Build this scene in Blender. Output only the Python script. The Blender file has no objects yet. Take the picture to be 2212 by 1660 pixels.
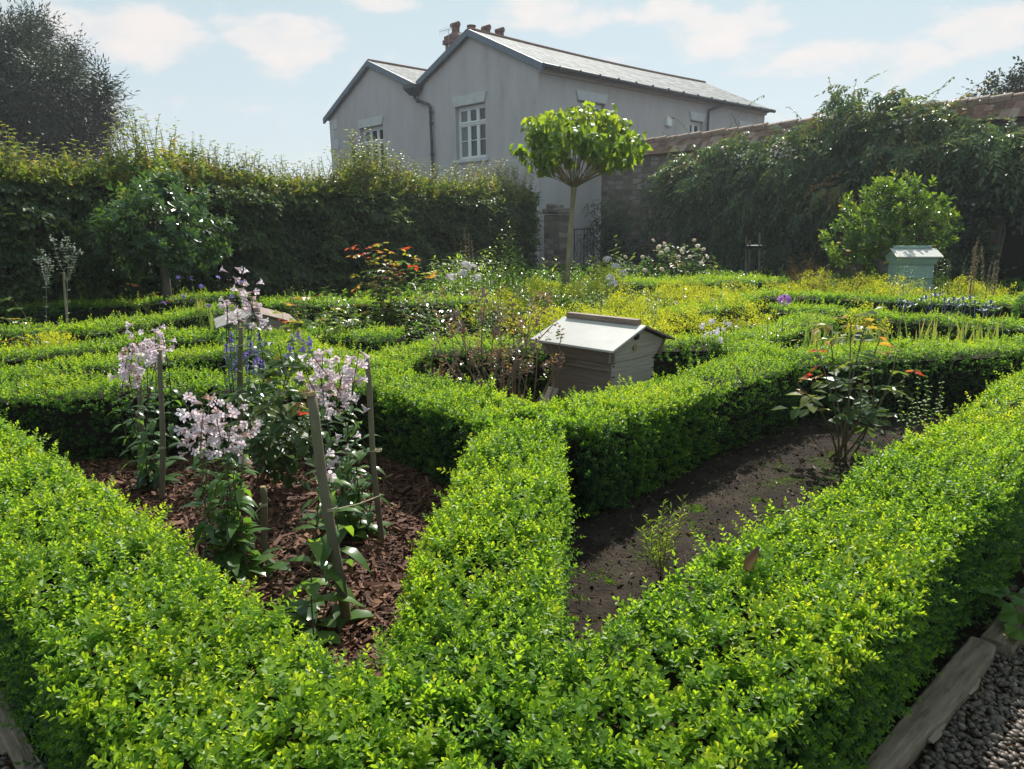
import bpy, math, random
import numpy as np
from mathutils import Matrix, Vector, Euler
R_ = np.random.default_rng
col = bpy.context.scene.collection
rad = math.radians
# ------------------------------------------------------------------ survey of the place (tape = viewing rays of the photograph)
FOC = 1735*2212/2498.; EYE = 1.5
PITCH, ROLL = rad(12.86), rad(0.62)
fw = np.array([0, math.cos(PITCH), -math.sin(PITCH)])
_r0 = np.array([1., 0, 0]); _u0 = np.cross(_r0, fw)
rt = math.cos(ROLL)*_r0-math.sin(ROLL)*_u0
up = np.cross(rt, fw)
CAM = np.array([0, 0, EYE])
def ray(px, py): return (px-1106)/FOC*rt-(py-830)/FOC*up+fw
def gp(px, py, z=0.):                  # where a ray meets the level z
    d = ray(px, py); return (CAM+d*((z-EYE)/d[2]))[:2]
def PD(px, py, D):                     # where a ray reaches the distance D down the garden
    d = ray(px, py); return CAM+d*(D/d[1])
def G3(px, py, z=0.): return np.array([*gp(px, py, z), z])

# ------------------------------------------------------------------ mesh helpers
class MB:
    def __init__(s): s.v=[]; s.f=[]; s.t=[]; s.n=0
    def add(s, V, F, tint=.5, mat=0):
        V=np.asarray(V,float).reshape(-1,3)
        for f in F:
            f=np.asarray(f,int)
            if f.size: s.f.append((f+s.n, mat))
        s.v.append(V); s.t.append(np.broadcast_to(np.asarray(tint,float),(len(V),)).copy()); s.n+=len(V)
    def inst(s, T, pos, M, sc, tint, mat=0):
        V,F,dt=T; N=len(pos)
        if N==0: return
        sc=np.broadcast_to(np.asarray(sc,float),(N,)); tint=np.broadcast_to(np.asarray(tint,float),(N,))
        W=np.einsum('nij,kj->nki',M*sc[:,None,None],V)+np.asarray(pos)[:,None,:]
        k=len(V); off=(np.arange(N)*k)[:,None,None]
        FF=[(f[None]+off).reshape(-1,f.shape[1]) for f in F]
        s.add(W.reshape(-1,3),FF,(tint[:,None]+dt[None]).ravel(),mat)
    def box(s,c,size,R=None,tint=.5,mat=0,taper=1.):
        x,y,z=np.array(size)/2.
        V=np.array([[-x,-y,-z],[x,-y,-z],[x,y,-z],[-x,y,-z],[-x*taper,-y*taper,z],[x*taper,-y*taper,z],[x*taper,y*taper,z],[-x*taper,y*taper,z]])
        if R is not None: V=V@np.array(R).T
        s.add(V+np.array(c),[BOXF],tint,mat)
    def hexa(s,b,t,tint=.5,mat=0):      # bottom 4 points, top 4 points
        s.add(np.array(list(b)+list(t)),[BOXF],tint,mat)
    def poly(s,P,tint=.5,mat=0): s.add(P,[np.arange(len(P))[None]],tint,mat)
    def prism(s,P,d,tint=.5,mat=0):     # polygon P extruded by vector d
        P=np.array(P,float); n=len(P); Q=P+np.array(d)
        i=np.arange(n); j=(i+1)%n
        s.add(np.vstack([P,Q]),[i[::-1][None],(i+n)[None],np.stack([i,j,j+n,i+n],1)],tint,mat)
    def tube(s,P,r,k=6,tint=.5,mat=0,cap=True):
        P=np.array(P,float); n=len(P); r=np.broadcast_to(np.asarray(r,float),(n,))
        d=np.gradient(P,axis=0); d/=np.linalg.norm(d,axis=1)[:,None]+1e-9
        ref=np.array([.3,.9,.1]) if abs(d[0][2])>.7 else np.array([0.02,.05,1.])
        X=np.cross(ref,d); X/=np.linalg.norm(X,axis=1)[:,None]+1e-9; Y=np.cross(d,X)
        a=np.arange(k)*2*np.pi/k
        V=P[:,None]+r[:,None,None]*(np.cos(a)[None,:,None]*X[:,None]+np.sin(a)[None,:,None]*Y[:,None])
        i=(np.arange(n-1)*k)[:,None]; q=np.arange(k)[None]; w=(q+1)%k
        F=np.stack([i+q,i+w,i+k+w,i+k+q],2).reshape(-1,4)
        FF=[F]
        if cap: FF+=[np.arange(k)[::-1][None],(np.arange(k)+(n-1)*k)[None]]
        t=np.asarray(tint,float)
        if t.ndim: t=np.repeat(t,k)
        s.add(V.reshape(-1,3),FF,t,mat)
    def build(s,name,mats,parent=None,smooth=False,local=False):
        me=bpy.data.meshes.new(name)
        V=np.vstack(s.v) if s.v else np.zeros((0,3))
        if parent is not None and not local:
            l=np.array(parent.location); a=parent.rotation_euler.z
            V=V-l; c,n_=math.cos(-a),math.sin(-a)
            V=np.stack([V[:,0]*c-V[:,1]*n_,V[:,0]*n_+V[:,1]*c,V[:,2]],1)
        me.vertices.add(len(V)); me.vertices.foreach_set('co',V.ravel().astype(np.float32))
        if s.f:
            idx=np.concatenate([f.ravel() for f,_ in s.f]); tot=np.concatenate([np.full(len(f),f.shape[1]) for f,_ in s.f])
            mi=np.concatenate([np.full(len(f),m) for f,m in s.f])
            me.loops.add(len(idx)); me.loops.foreach_set('vertex_index',idx.astype(np.int32))
            me.polygons.add(len(tot)); st=np.concatenate([[0],np.cumsum(tot)[:-1]])
            me.polygons.foreach_set('loop_start',st.astype(np.int32)); me.polygons.foreach_set('loop_total',tot.astype(np.int32))
            me.polygons.foreach_set('material_index',mi.astype(np.int32))
            me.polygons.foreach_set('use_smooth',np.full(len(tot),smooth))
        me.update(calc_edges=True)
        at=me.attributes.new('tint','FLOAT','POINT'); at.data.foreach_set('value',np.clip(np.concatenate(s.t),0,1).astype(np.float32))
        for m in (mats if isinstance(mats,(list,tuple)) else [mats]): me.materials.append(m)
        o=bpy.data.objects.new(name,me); col.objects.link(o)
        if parent is not None: o.parent=parent
        return o
BOXF=np.array([[0,3,2,1],[4,5,6,7],[0,1,5,4],[1,2,6,5],[2,3,7,6],[3,0,4,7]])
def tag(o,label,cat,group=None,kind=None):
    if label: o['label']=label
    if cat: o['category']=cat
    if group: o['group']=group
    if kind: o['kind']=kind
    return o
def thing(name,label,cat,loc=(0,0,0),rz=0.,group=None):
    o=bpy.data.objects.new(name,None); o.empty_display_size=.1; col.objects.link(o)
    o.location=[float(x) for x in loc]; o.rotation_euler=(0,0,rz)
    return tag(o,label,cat,group)
def copy_thing(o,loc,rz,label,group=None):
    c=o.copy(); col.objects.link(c); c.location=loc; c.rotation_euler=(0,0,rz); c['label']=label
    if group: c['group']=group
    for ch in list(o.children):
        d=ch.copy(); col.objects.link(d); d.parent=c
        for g in list(ch.children):
            e=g.copy(); col.objects.link(e); e.parent=d
    return c
def bevel(o,w=.004,n=2):
    m=o.modifiers.new('bevel','BEVEL'); m.width=w; m.segments=n; m.limit_method='ANGLE'; return o
def nrm(v): return v/(np.linalg.norm(v,axis=-1,keepdims=True)+1e-9)
def frames(d,rg):                       # local Z along d, random roll
    d=nrm(d); a=nrm(rg.normal(size=d.shape)); X=nrm(np.cross(a,d)); Y=np.cross(d,X); return np.stack([X,Y,d],2)
def framesN(d,n):                       # local Z along d, local Y near n
    d=nrm(d); X=nrm(np.cross(n,d)); Y=np.cross(d,X); return np.stack([X,Y,d],2)
def rotm(ax,a):
    return np.array(Matrix.Rotation(a,3,ax))
# ------------------------------------------------------------------ leaves: grow along +Z, upper side +Y
def leaf(L,W,st=((.3,.8),(.7,.9)),fold=.25,curl=.5,tip=0.):
    c=lambda t:(0,-L*t*math.sin(curl*t*.8),L*t*math.cos(curl*t*.6))
    V=[c(0)]; 
    for t,w in st:
        x,y,z=c(t); h=W*.5*w; V+=[(-h,y+h*fold,z),(0,y,z),(h,y+h*fold,z)]
    V.append(c(1)); n=len(st)
    tri=[(0,2,1),(0,3,2)]; quad=[]
    for i in range(n-1):
        a=1+3*i; quad+=[(a,a+1,a+4,a+3),(a+1,a+2,a+5,a+4)]
    a=1+3*(n-1); tri+=[(a,a+1,len(V)-1),(a+1,a+2,len(V)-1)]
    V=np.array(V,float); t=np.zeros(len(V)); t[-1]=tip
    return V,[np.array(tri),np.array(quad).reshape(-1,4)],t
def leaf6(L,W,fold=.3,curl=.3,a=.45,b=.8,tipw=.85):
    h=W/2; y=lambda t:-L*curl*t*t*.5
    V=np.array([(0,0,0),(h,h*fold+y(a),L*a),(h*tipw,h*fold+y(b),L*b),(0,y(1),L),(-h*tipw,h*fold+y(b),L*b),(-h,h*fold+y(a),L*a)])
    return V,[np.array([[0,3,2,1],[0,5,4,3]])[:, ::-1]],np.zeros(6)
def leaf4(L,W,curl=.2,fold=.3):
    h=W/2; V=np.array([(0,0,0),(h,h*fold,L*.5),(0,-curl*L*.4,L),(-h,h*fold,L*.5)])
    return V,[np.array([[0,1,2,3]])],np.zeros(4)
def comb(parts):                        # [(template, R, t, scale, dtint)]
    V=[];F={};T=[];n=0
    for (v,f,dt),Rm,t,s,d in parts:
        V.append((v*s)@np.array(Rm).T+np.array(t)); T.append(dt+d)
        for q in f:
            if len(q): F.setdefault(q.shape[1],[]).append(q+n)
        n+=len(v)
    return np.vstack(V),[np.vstack(F[k]) for k in sorted(F)],np.concatenate(T)
def outR(az,el):                        # leaf along a direction: azimuth az, elevation el; upper side up
    d=np.array([[math.cos(az)*math.cos(el),math.sin(az)*math.cos(el),math.sin(el)]])
    return framesN(d,np.array([[0,0,1.001]])+d*.01)[0]
def sprig_box(lf,pairs,gap,seed,open_=.75,s0=1.):
    rg=R_(seed); P=[]
    for k in range(pairs):
        f=k/(pairs-1) if pairs>1 else 1
        for j in (0,1):
            az=k*1.57+j*math.pi+rg.normal()*.25; el=.25+.75*f*open_+rg.normal()*.15
            P.append((lf,outR(az,el),(0,0,k*gap),s0*(1.-.42*f*f)*(1+rg.normal()*.1),-.12+.22*f*f))
    P.append((lf,outR(rg.uniform(0,6),1.2),(0,0,pairs*gap-gap*.4),s0*.5,.13))
    return comb(P)
lb6=leaf6(.018,.0105); lb4=leaf4(.0165,.0105)
BOX_HI=[sprig_box(lb6,4,.0085,i) for i in range(4)]
BOX_LONG=[sprig_box(lb6,7,.010,20+i,.8) for i in range(3)]
BOX_LO=[sprig_box(lb4,3,.010,40+i) for i in range(4)]
BOX_LONGLO=[sprig_box(lb4,6,.010,60+i,.8) for i in range(2)]

def spray(lf,n,step,seed,side=.9,droop=.3,term=True,tw=.0,s_=1.):   # flat twig with alternate leaves
    rg=R_(seed); P=[]
    for k in range(n):
        a=(1 if k%2 else -1)*side+rg.normal()*.15
        d=np.array([[math.sin(a),-droop*rg.uniform(.2,1.2),math.cos(a)]])
        P.append((lf,framesN(d,np.array([[rg.normal()*.35,1,rg.normal()*.35]]))[0],(0,-droop*.3*step*k*k*.25,k*step),s_*(1-.3*k/n)*(1+rg.normal()*.12),rg.normal()*.06))
    if term: P.append((lf,rotm('Z',0),(0,-droop*.3*step*n*n*.25,n*step),s_*.8,.08))
    return comb(P)
def whorl(lf,n,seed,el=.45):
    rg=R_(seed); P=[]
    for k in range(n): P.append((lf,outR(k*2.4+rg.normal()*.2,el+.5*k/n+rg.normal()*.15),(0,0,.012*k),1-.25*k/n+rg.normal()*.08,.15*k/n-.08))
    return comb(P)
def pinnate(lf,pairs,step,seed,droop=.6,side=1.0,s0=1.):
    rg=R_(seed); P=[]
    for k in range(pairs):
        y=-droop*step*(k+1)**2*.12
        for sgn in (-1,1):
            a=sgn*side+rg.normal()*.12
            d=np.array([[math.sin(a),-.25-droop*.12*k+rg.normal()*.1,math.cos(a)]])
            P.append((lf,framesN(d,np.array([[-sgn*.2,1,.15]]))[0],(0,y,step*(k+1)),s0*(1+rg.normal()*.08)*(1-.1*k/pairs),rg.normal()*.04))
    y=-droop*step*(pairs+1.3)**2*.12
    P.append((lf,framesN(np.array([[0,-droop*.5,1.]]),np.array([[0,1,.2]]))[0],(0,y,step*(pairs+1)),s0*1.1,.05))
    return comb(P)

# ------------------------------------------------------------------ materials
def newmat(name):
    m=bpy.data.materials.new(name); m.use_nodes=True; nt=m.node_tree; nt.nodes.clear()
    out=nt.nodes.new('ShaderNodeOutputMaterial'); return m,nt,out
def nd(nt,t,**kw):
    n=nt.nodes.new(t)
    for k,v in kw.items():
        if k.startswith('i_'): n.inputs[k[2:].replace('_',' ')].default_value=v
        else: setattr(n,k,v)
    return n
def ramp(nt,fac,stops):
    r=nt.nodes.new('ShaderNodeValToRGB'); e=r.color_ramp.elements
    while len(e)<len(stops): e.new(.5)
    for x,(p,c) in zip(e,stops): x.position=p; x.color=(*c,1)
    nt.links.new(fac,r.inputs[0]); return r.outputs[0]
def leafmat(name,stops,tr=.45,tmul=(1.9,1.75,.8),rough=.38,spec=.5,vein=0):
    m,nt,out=newmat(name); L=nt.links
    a=nd(nt,'ShaderNodeAttribute',attribute_name='tint')
    no=nd(nt,'ShaderNodeTexNoise'); no.inputs['Scale'].default_value=9.; no.inputs['Detail'].default_value=2
    geo=nd(nt,'ShaderNodeNewGeometry'); L.new(geo.outputs['Position'],no.inputs['Vector'])
    ma=nd(nt,'ShaderNodeMath',operation='MULTIPLY_ADD'); L.new(no.outputs['Fac'],ma.inputs[0]); ma.inputs[1].default_value=.35
    sub=nd(nt,'ShaderNodeMath',operation='SUBTRACT'); L.new(a.outputs['Fac'],sub.inputs[0]); sub.inputs[1].default_value=.175
    L.new(sub.outputs[0],ma.inputs[2])
    c=ramp(nt,ma.outputs[0],stops)
    p=nd(nt,'ShaderNodeBsdfPrincipled'); L.new(c,p.inputs['Base Color']); p.inputs['Roughness'].default_value=rough; p.inputs['Specular IOR Level'].default_value=spec
    t=nd(nt,'ShaderNodeBsdfTranslucent')
    mu=nd(nt,'ShaderNodeMix',data_type='RGBA',blend_type='MULTIPLY'); mu.inputs[0].default_value=1; L.new(c,mu.inputs[6]); mu.inputs[7].default_value=(*tmul,1)
    L.new(mu.outputs[2],t.inputs['Color'])
    mx=nd(nt,'ShaderNodeMixShader'); mx.inputs[0].default_value=tr; L.new(p.outputs[0],mx.inputs[1]); L.new(t.outputs[0],mx.inputs[2])
    L.new(mx.outputs[0],out.inputs[0]); return m
def solid(name,stops,scale=8.,rough=.7,spec=.3,bump=0.,stretch=(1,1,1),metal=0.,coord='Object',tintw=0.,bscale=None,detail=6):
    m,nt,out=newmat(name); L=nt.links
    tc=nd(nt,'ShaderNodeTexCoord'); mp=nd(nt,'ShaderNodeMapping'); mp.inputs['Scale'].default_value=stretch; L.new(tc.outputs[coord],mp.inputs[0])
    no=nd(nt,'ShaderNodeTexNoise'); no.inputs['Scale'].default_value=scale; no.inputs['Detail'].default_value=detail; no.inputs['Roughness'].default_value=.62; L.new(mp.outputs[0],no.inputs['Vector'])
    fac=no.outputs['Fac']
    if tintw:
        a=nd(nt,'ShaderNodeAttribute',attribute_name='tint'); ma=nd(nt,'ShaderNodeMath',operation='MULTIPLY_ADD'); L.new(a.outputs['Fac'],ma.inputs[0]); ma.inputs[1].default_value=tintw
        mb=nd(nt,'ShaderNodeMath',operation='MULTIPLY_ADD'); L.new(fac,mb.inputs[0]); mb.inputs[1].default_value=1-tintw; mb.inputs[2].default_value=0; L.new(mb.outputs[0],ma.inputs[2]); fac=ma.outputs[0]
    c=ramp(nt,fac,stops)
    p=nd(nt,'ShaderNodeBsdfPrincipled'); L.new(c,p.inputs['Base Color']); p.inputs['Roughness'].default_value=rough; p.inputs['Specular IOR Level'].default_value=spec; p.inputs['Metallic'].default_value=metal
    if bump:
        b=nd(nt,'ShaderNodeBump'); b.inputs['Strength'].default_value=1; b.inputs['Distance'].default_value=bump
        if bscale:
            n2=nd(nt,'ShaderNodeTexNoise'); n2.inputs['Scale'].default_value=bscale; n2.inputs['Detail'].default_value=6; L.new(mp.outputs[0],n2.inputs['Vector']); L.new(n2.outputs['Fac'],b.inputs['Height'])
        else: L.new(no.outputs['Fac'],b.inputs['Height'])
        L.new(b.outputs[0],p.inputs['Normal'])
    L.new(p.outputs[0],out.inputs[0]); return m
def brickmat(name,stops,mortar,bw,bh,off=.5,msize=.012,bump=.012,warp=.03,rough=.85,plane='xz',squash=1.,spec=.25):
    m,nt,out=newmat(name); L=nt.links
    tc=nd(nt,'ShaderNodeTexCoord'); 
    sp=nd(nt,'ShaderNodeSeparateXYZ'); L.new(tc.outputs['Object'],sp.inputs[0])
    cb=nd(nt,'ShaderNodeCombineXYZ')
    ax={'xz':('X','Z'),'yz':('Y','Z'),'xy':('X','Y')}[plane]
    L.new(sp.outputs[ax[0]],cb.inputs[0]); L.new(sp.outputs[ax[1]],cb.inputs[1])
    nw=nd(nt,'ShaderNodeTexNoise'); nw.inputs['Scale'].default_value=2.2; nw.inputs['Detail'].default_value=3; L.new(tc.outputs['Object'],nw.inputs['Vector'])
    vm=nd(nt,'ShaderNodeVectorMath',operation='MULTIPLY_ADD'); L.new(nw.outputs['Color'],vm.inputs[0]); vm.inputs[1].default_value=(warp*2,warp*2,0); L.new(cb.outputs[0],vm.inputs[2])
    b=nd(nt,'ShaderNodeTexBrick',offset=off,squash=squash); L.new(vm.outputs[0],b.inputs['Vector'])
    b.inputs['Scale'].default_value=1; b.inputs['Brick Width'].default_value=bw; b.inputs['Row Height'].default_value=bh; b.inputs['Mortar Size'].default_value=msize; b.inputs['Mortar Smooth'].default_value=.3
    b.inputs['Color1'].default_value=(0,0,0,1); b.inputs['Color2'].default_value=(1,1,1,1); b.inputs['Mortar'].default_value=(.5,.5,.5,1)
    n2=nd(nt,'ShaderNodeTexNoise'); n2.inputs['Scale'].default_value=14; n2.inputs['Detail'].default_value=6; L.new(tc.outputs['Object'],n2.inputs['Vector'])
    mx=nd(nt,'ShaderNodeMix',data_type='RGBA'); mx.inputs[0].default_value=.45; L.new(b.outputs['Color'],mx.inputs[6]); L.new(n2.outputs['Color'],mx.inputs[7])
    c=ramp(nt,mx.outputs[2],stops)
    m2=nd(nt,'ShaderNodeMix',data_type='RGBA'); L.new(b.outputs['Fac'],m2.inputs[0]); L.new(c,m2.inputs[6]); m2.inputs[7].default_value=(*mortar,1)
    p=nd(nt,'ShaderNodeBsdfPrincipled'); L.new(m2.outputs[2],p.inputs['Base Color']); p.inputs['Roughness'].default_value=rough; p.inputs['Specular IOR Level'].default_value=spec
    h=nd(nt,'ShaderNodeMath',operation='MULTIPLY_ADD'); L.new(b.outputs['Fac'],h.inputs[0]); h.inputs[1].default_value=-1.; L.new(n2.outputs['Fac'],h.inputs[2])
    bp=nd(nt,'ShaderNodeBump'); bp.inputs['Distance'].default_value=bump; bp.inputs['Strength'].default_value=1; L.new(h.outputs[0],bp.inputs['Height']); L.new(bp.outputs[0],p.inputs['Normal'])
    L.new(p.outputs[0],out.inputs[0]); return m
M={}
M['box']=leafmat('box_leaf',[(0,(.013,.040,.020)),(.3,(.034,.092,.032)),(.55,(.10,.205,.030)),(.8,(.19,.295,.022)),(1,(.29,.33,.03))],.55,(2.6,2.35,1.0),.40,.32)
M['box_far']=M['box']
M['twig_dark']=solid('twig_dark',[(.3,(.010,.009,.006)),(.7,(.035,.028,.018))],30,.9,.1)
M['horn']=leafmat('hornbeam_leaf',[(0,(.028,.052,.030)),(.35,(.062,.102,.044)),(.6,(.105,.155,.048)),(.82,(.19,.22,.05)),(1,(.28,.21,.08))],.42,(1.9,1.9,.7),.45,.35)
M['holly']=leafmat('holly_leaf',[(0,(.025,.060,.032)),(.5,(.065,.13,.05)),(.85,(.13,.21,.05)),(1,(.25,.24,.04))],.35,(1.8,1.8,.7),.28,.5)
M['bay']=leafmat('round_shrub_leaf',[(0,(.03,.07,.025)),(.5,(.09,.165,.035)),(.85,(.18,.25,.04)),(1,(.32,.24,.04))],.42,(2.0,2.0,.6),.26,.6)
M['cat']=leafmat('broad_leaf',[(0,(.05,.11,.02)),(.5,(.13,.22,.025)),(1,(.25,.32,.028))],.52,(2.1,1.9,.7),.4,.4)
M['yew']=leafmat('yew_needle',[(0,(.008,.017,.010)),(.5,(.018,.034,.016)),(1,(.040,.060,.024))],.15,(1.4,1.4,.8),.5,.4)
M['climb']=leafmat('climber_leaf',[(0,(.022,.052,.036)),(.4,(.055,.108,.058)),(.7,(.115,.175,.07)),(.88,(.19,.20,.07)),(1,(.26,.16,.07))],.36,(1.8,1.8,.8),.42,.4)
M['pen']=leafmat('lance_leaf',[(0,(.03,.07,.03)),(.5,(.085,.17,.05)),(1,(.17,.27,.04))],.48,(2.0,1.9,.6),.27,.6)
M['rose']=leafmat('rose_leaf',[(0,(.025,.055,.025)),(.45,(.065,.12,.04)),(.62,(.17,.21,.045)),(.76,(.32,.23,.05)),(.90,(.34,.14,.05)),(1,(.30,.035,.03))],.5,(2.0,1.8,.9),.34,.5)
M['herb']=leafmat('herb_leaf',[(0,(.05,.10,.035)),(.5,(.14,.24,.05)),(1,(.25,.34,.05))],.52,(2.2,2.0,.7),.3,.5)
M['alch']=leafmat('lime_froth',[(0,(.16,.24,.03)),(.4,(.36,.42,.05)),(1,(.56,.55,.07))],.5,(1.6,1.5,.5),.6,.2)
M['alchleaf']=leafmat('soft_leaf',[(0,(.04,.10,.025)),(.5,(.10,.20,.035)),(1,(.18,.29,.035))],.48,(2.1,2.0,.6),.5,.3)
M['brownleaf']=leafmat('brown_leaf',[(0,(.08,.058,.055)),(.5,(.17,.125,.11)),(.85,(.27,.18,.08)),(1,(.22,.22,.05))],.4,(1.9,1.5,.9),.24,.7)
M['white_fl']=leafmat('white_petal',[(0,(.45,.40,.30)),(.5,(.72,.67,.68)),(1,(.82,.80,.80))],.35,(1.05,1.0,1.05),.5,.3)
M['lilac_fl']=leafmat('pale_lilac_petal',[(0,(.34,.22,.12)),(.24,(.56,.40,.34)),(.5,(.72,.60,.63)),(1,(.85,.80,.82))],.45,(1.05,1.0,1.08),.5,.3)
M['blue_fl']=leafmat('violet_petal',[(0,(.18,.13,.42)),(1,(.36,.28,.70))],.35,(1.2,1.1,1.2),.5,.3)
M['pink_fl']=leafmat('mauve_petal',[(0,(.38,.16,.50)),(1,(.62,.34,.72))],.35,(1.2,1.1,1.2),.5,.3)
M['apricot_fl']=leafmat('cream_petal',[(0,(.55,.38,.24)),(.5,(.74,.64,.50)),(1,(.85,.80,.72))],.35,(1.05,1.,.95),.5,.3)
M['eryng']=leafmat('steel_bract',[(0,(.10,.13,.18)),(1,(.24,.30,.38))],.15,(1.2,1.2,1.2),.4,.5)
M['silver']=leafmat('silver_stem',[(0,(.13,.16,.11)),(1,(.34,.39,.31))],.25,(1.2,1.2,1.1),.5,.4)
M['straw']=leafmat('straw',[(0,(.14,.10,.05)),(.5,(.30,.23,.12)),(1,(.46,.38,.22))],.35,(1.3,1.2,.9),.6,.3)
M['fennel']=leafmat('bronze_thread',[(0,(.06,.045,.02)),(1,(.18,.12,.04))],.35,(1.5,1.3,.8),.5,.3)
M['iris']=leafmat('strap_leaf',[(0,(.07,.13,.05)),(.6,(.14,.22,.07)),(1,(.34,.30,.10))],.4,(1.7,1.6,.7),.35,.5)
M['stem_g']=solid('green_stem',[(.3,(.045,.07,.025)),(.7,(.10,.14,.05))],20,.5,.4)
M['stem_d']=solid('dark_stem',[(.3,(.022,.014,.014)),(.7,(.06,.035,.03))],20,.5,.4)
M['stem_b']=solid('brown_stem',[(.3,(.15,.11,.07)),(.7,(.34,.26,.17))],20,.6,.3)
M['cane_r']=solid('rose_cane',[(.3,(.08,.075,.03)),(.7,(.16,.12,.06))],15,.45,.4,tintw=0.)
M['bark']=solid('grey_bark',[(.25,(.055,.048,.038)),(.55,(.13,.115,.09)),(.8,(.22,.20,.16))],14,.85,.2,.004,(1,1,.25))
M['bark_pale']=solid('pale_bark',[(.25,(.16,.13,.08)),(.55,(.27,.23,.14)),(.8,(.36,.32,.22))],12,.75,.25,.003,(1,1,.3))
M['stake']=solid('hazel_stake',[(.2,(.07,.058,.040)),(.48,(.17,.14,.10)),(.62,(.15,.15,.08)),(.85,(.32,.27,.21))],22,.75,.25,.002,(1,1,.35))
M['stake_end']=solid('stake_end',[(.3,(.22,.15,.07)),(.7,(.45,.33,.18))],40,.8,.2,.003)
M['twine']=solid('twine',[(.3,(.36,.30,.19)),(.7,(.58,.51,.36))],60,.9,.1)
M['timber']=solid('weathered_timber',[(.25,(.06,.043,.031)),(.42,(.15,.115,.085)),(.6,(.24,.19,.145)),(.82,(.34,.28,.225))],9,.88,.15,.005,(.5,5,5),detail=12)
M['hivewood']=solid('hive_cedar',[(.2,(.12,.085,.066)),(.5,(.21,.155,.125)),(.8,(.31,.25,.21))],6,.7,.25,.0012,(.6,.6,14),detail=8)
M['hive_pale_lit']=solid('hive_cedar_pale_lit',[(.2,(.23,.19,.155)),(.5,(.38,.33,.28)),(.8,(.50,.45,.40))],6,.7,.25,.0012,(.6,.6,14),detail=8)  # sunlit look of hive ends put into the colour; landing block is pale wood
M['felt']=solid('roof_sheet',[(.3,(.42,.40,.375)),(.7,(.52,.495,.465))],5,.34,.5,.0006,(1,1,1))
M['oldfelt']=solid('old_roof_sheet',[(.3,(.20,.19,.18)),(.7,(.30,.285,.27))],5,.6,.3,.001)
M['greenpaint']=solid('pale_green_paint',[(.25,(.17,.27,.24)),(.55,(.27,.385,.345)),(.8,(.35,.46,.42))],5,.6,.35,.001,(1,1,5))
M['brass']=solid('old_brass',[(.3,(.16,.12,.05)),(.7,(.30,.23,.10))],40,.5,.5,0,metal=.6)
M['render']=solid('grey_render',[(.25,(.36,.33,.335)),(.42,(.465,.435,.44)),(.6,(.51,.48,.485)),(.8,(.56,.53,.53))],1.6,.9,.2,.003,(1,1,.32),bscale=60,detail=9)
M['stonetrim']=solid('pale_stone_trim',[(.3,(.50,.51,.53)),(.7,(.60,.61,.63))],4,.8,.25,.001,bscale=50)
M['barge']=solid('bluegrey_paint',[(.3,(.105,.135,.18)),(.7,(.13,.165,.215))],3,.5,.4)
M['lead']=solid('dark_iron',[(.3,(.035,.042,.05)),(.7,(.06,.07,.08))],5,.45,.4)
M['whitepaint']=solid('white_paint',[(.3,(.70,.72,.74)),(.7,(.80,.81,.82))],3,.4,.4)
M['slate']=brickmat('slate',[(.2,(.10,.11,.115)),(.5,(.19,.20,.205)),(.8,(.27,.275,.28))],(.06,.07,.07),.3,.2,.5,.010,.016,.0,.75,'xy',spec=.12)
M['brick']=brickmat('red_brick',[(.2,(.13,.05,.035)),(.5,(.24,.10,.065)),(.8,(.34,.17,.11))],(.30,.27,.23),.22,.075,.5,.012,.006,.004)
M['chimbrick']=brickmat('chimney_brick',[(.2,(.12,.06,.055)),(.5,(.20,.10,.085)),(.8,(.28,.15,.12))],(.16,.13,.12),.22,.075,.5,.010,.006,.0,plane='yz')
M['rubble']=brickmat('rubble_stone',[(.15,(.09,.075,.068)),(.4,(.18,.145,.125)),(.65,(.25,.215,.19)),(.9,(.36,.33,.30))],(.17,.15,.13),.36,.16,.45,.018,.05,.09,squash=.8)
M['terracotta']=solid('terracotta',[(.3,(.10,.042,.036)),(.7,(.17,.078,.06))],8,.75,.25,.002)
M['tile']=solid('clay_tile',[(.15,(.10,.065,.055)),(.45,(.21,.115,.085)),(.65,(.30,.20,.16)),(.9,(.36,.32,.27))],9,.85,.2,.004,tintw=.55)
M['iron']=solid('black_iron',[(.3,(.012,.012,.013)),(.7,(.025,.025,.027))],8,.5,.4)
M['doorway_shade']=solid('doorway_shade_black',[(.3,(.008,.007,.006)),(.7,(.016,.013,.011))],4,.8,.15,.001,(8,1,.5))  # near black: the doorway's darkness put into the colour
M['greywood']=solid('grey_frame_wood',[(.3,(.09,.085,.07)),(.7,(.18,.17,.14))],5,.8,.2,.001,(8,8,.5))
M['mulch']=solid('bark_chip',[(.1,(.026,.011,.007)),(.4,(.095,.042,.026)),(.7,(.19,.092,.056)),(.95,(.34,.20,.125))],30,.7,.22,0,tintw=.75)
M['soil']=solid('soil',[(.25,(.012,.009,.007)),(.48,(.026,.019,.014)),(.65,(.045,.035,.025)),(.82,(.055,.055,.022))],5,.95,.15,.012,bscale=70,detail=10)
M['pebble']=solid('pebble',[(.1,(.035,.027,.022)),(.4,(.075,.056,.044)),(.7,(.12,.088,.066)),(.95,(.22,.19,.165))],25,.5,.45,0,tintw=.8)
M['litter']=leafmat('dead_leaf',[(0,(.05,.03,.02)),(.5,(.13,.085,.055)),(1,(.26,.19,.13))],.2,(1.3,1.1,.8),.6,.3)
def glassmat():
    m,nt,out=newmat('window_glass'); p=nd(nt,'ShaderNodeBsdfPrincipled'); p.inputs['Base Color'].default_value=(.02,.025,.03,1); p.inputs['Roughness'].default_value=.06; p.inputs['Specular IOR Level'].default_value=.5
    nt.links.new(p.outputs[0],out.inputs[0]); return m
M['glass']=glassmat()
M['curtain']=solid('pale_curtain',[(.3,(.16,.19,.20)),(.7,(.24,.27,.28))],12,.8,.2,0,(1,14,.3))
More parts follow.
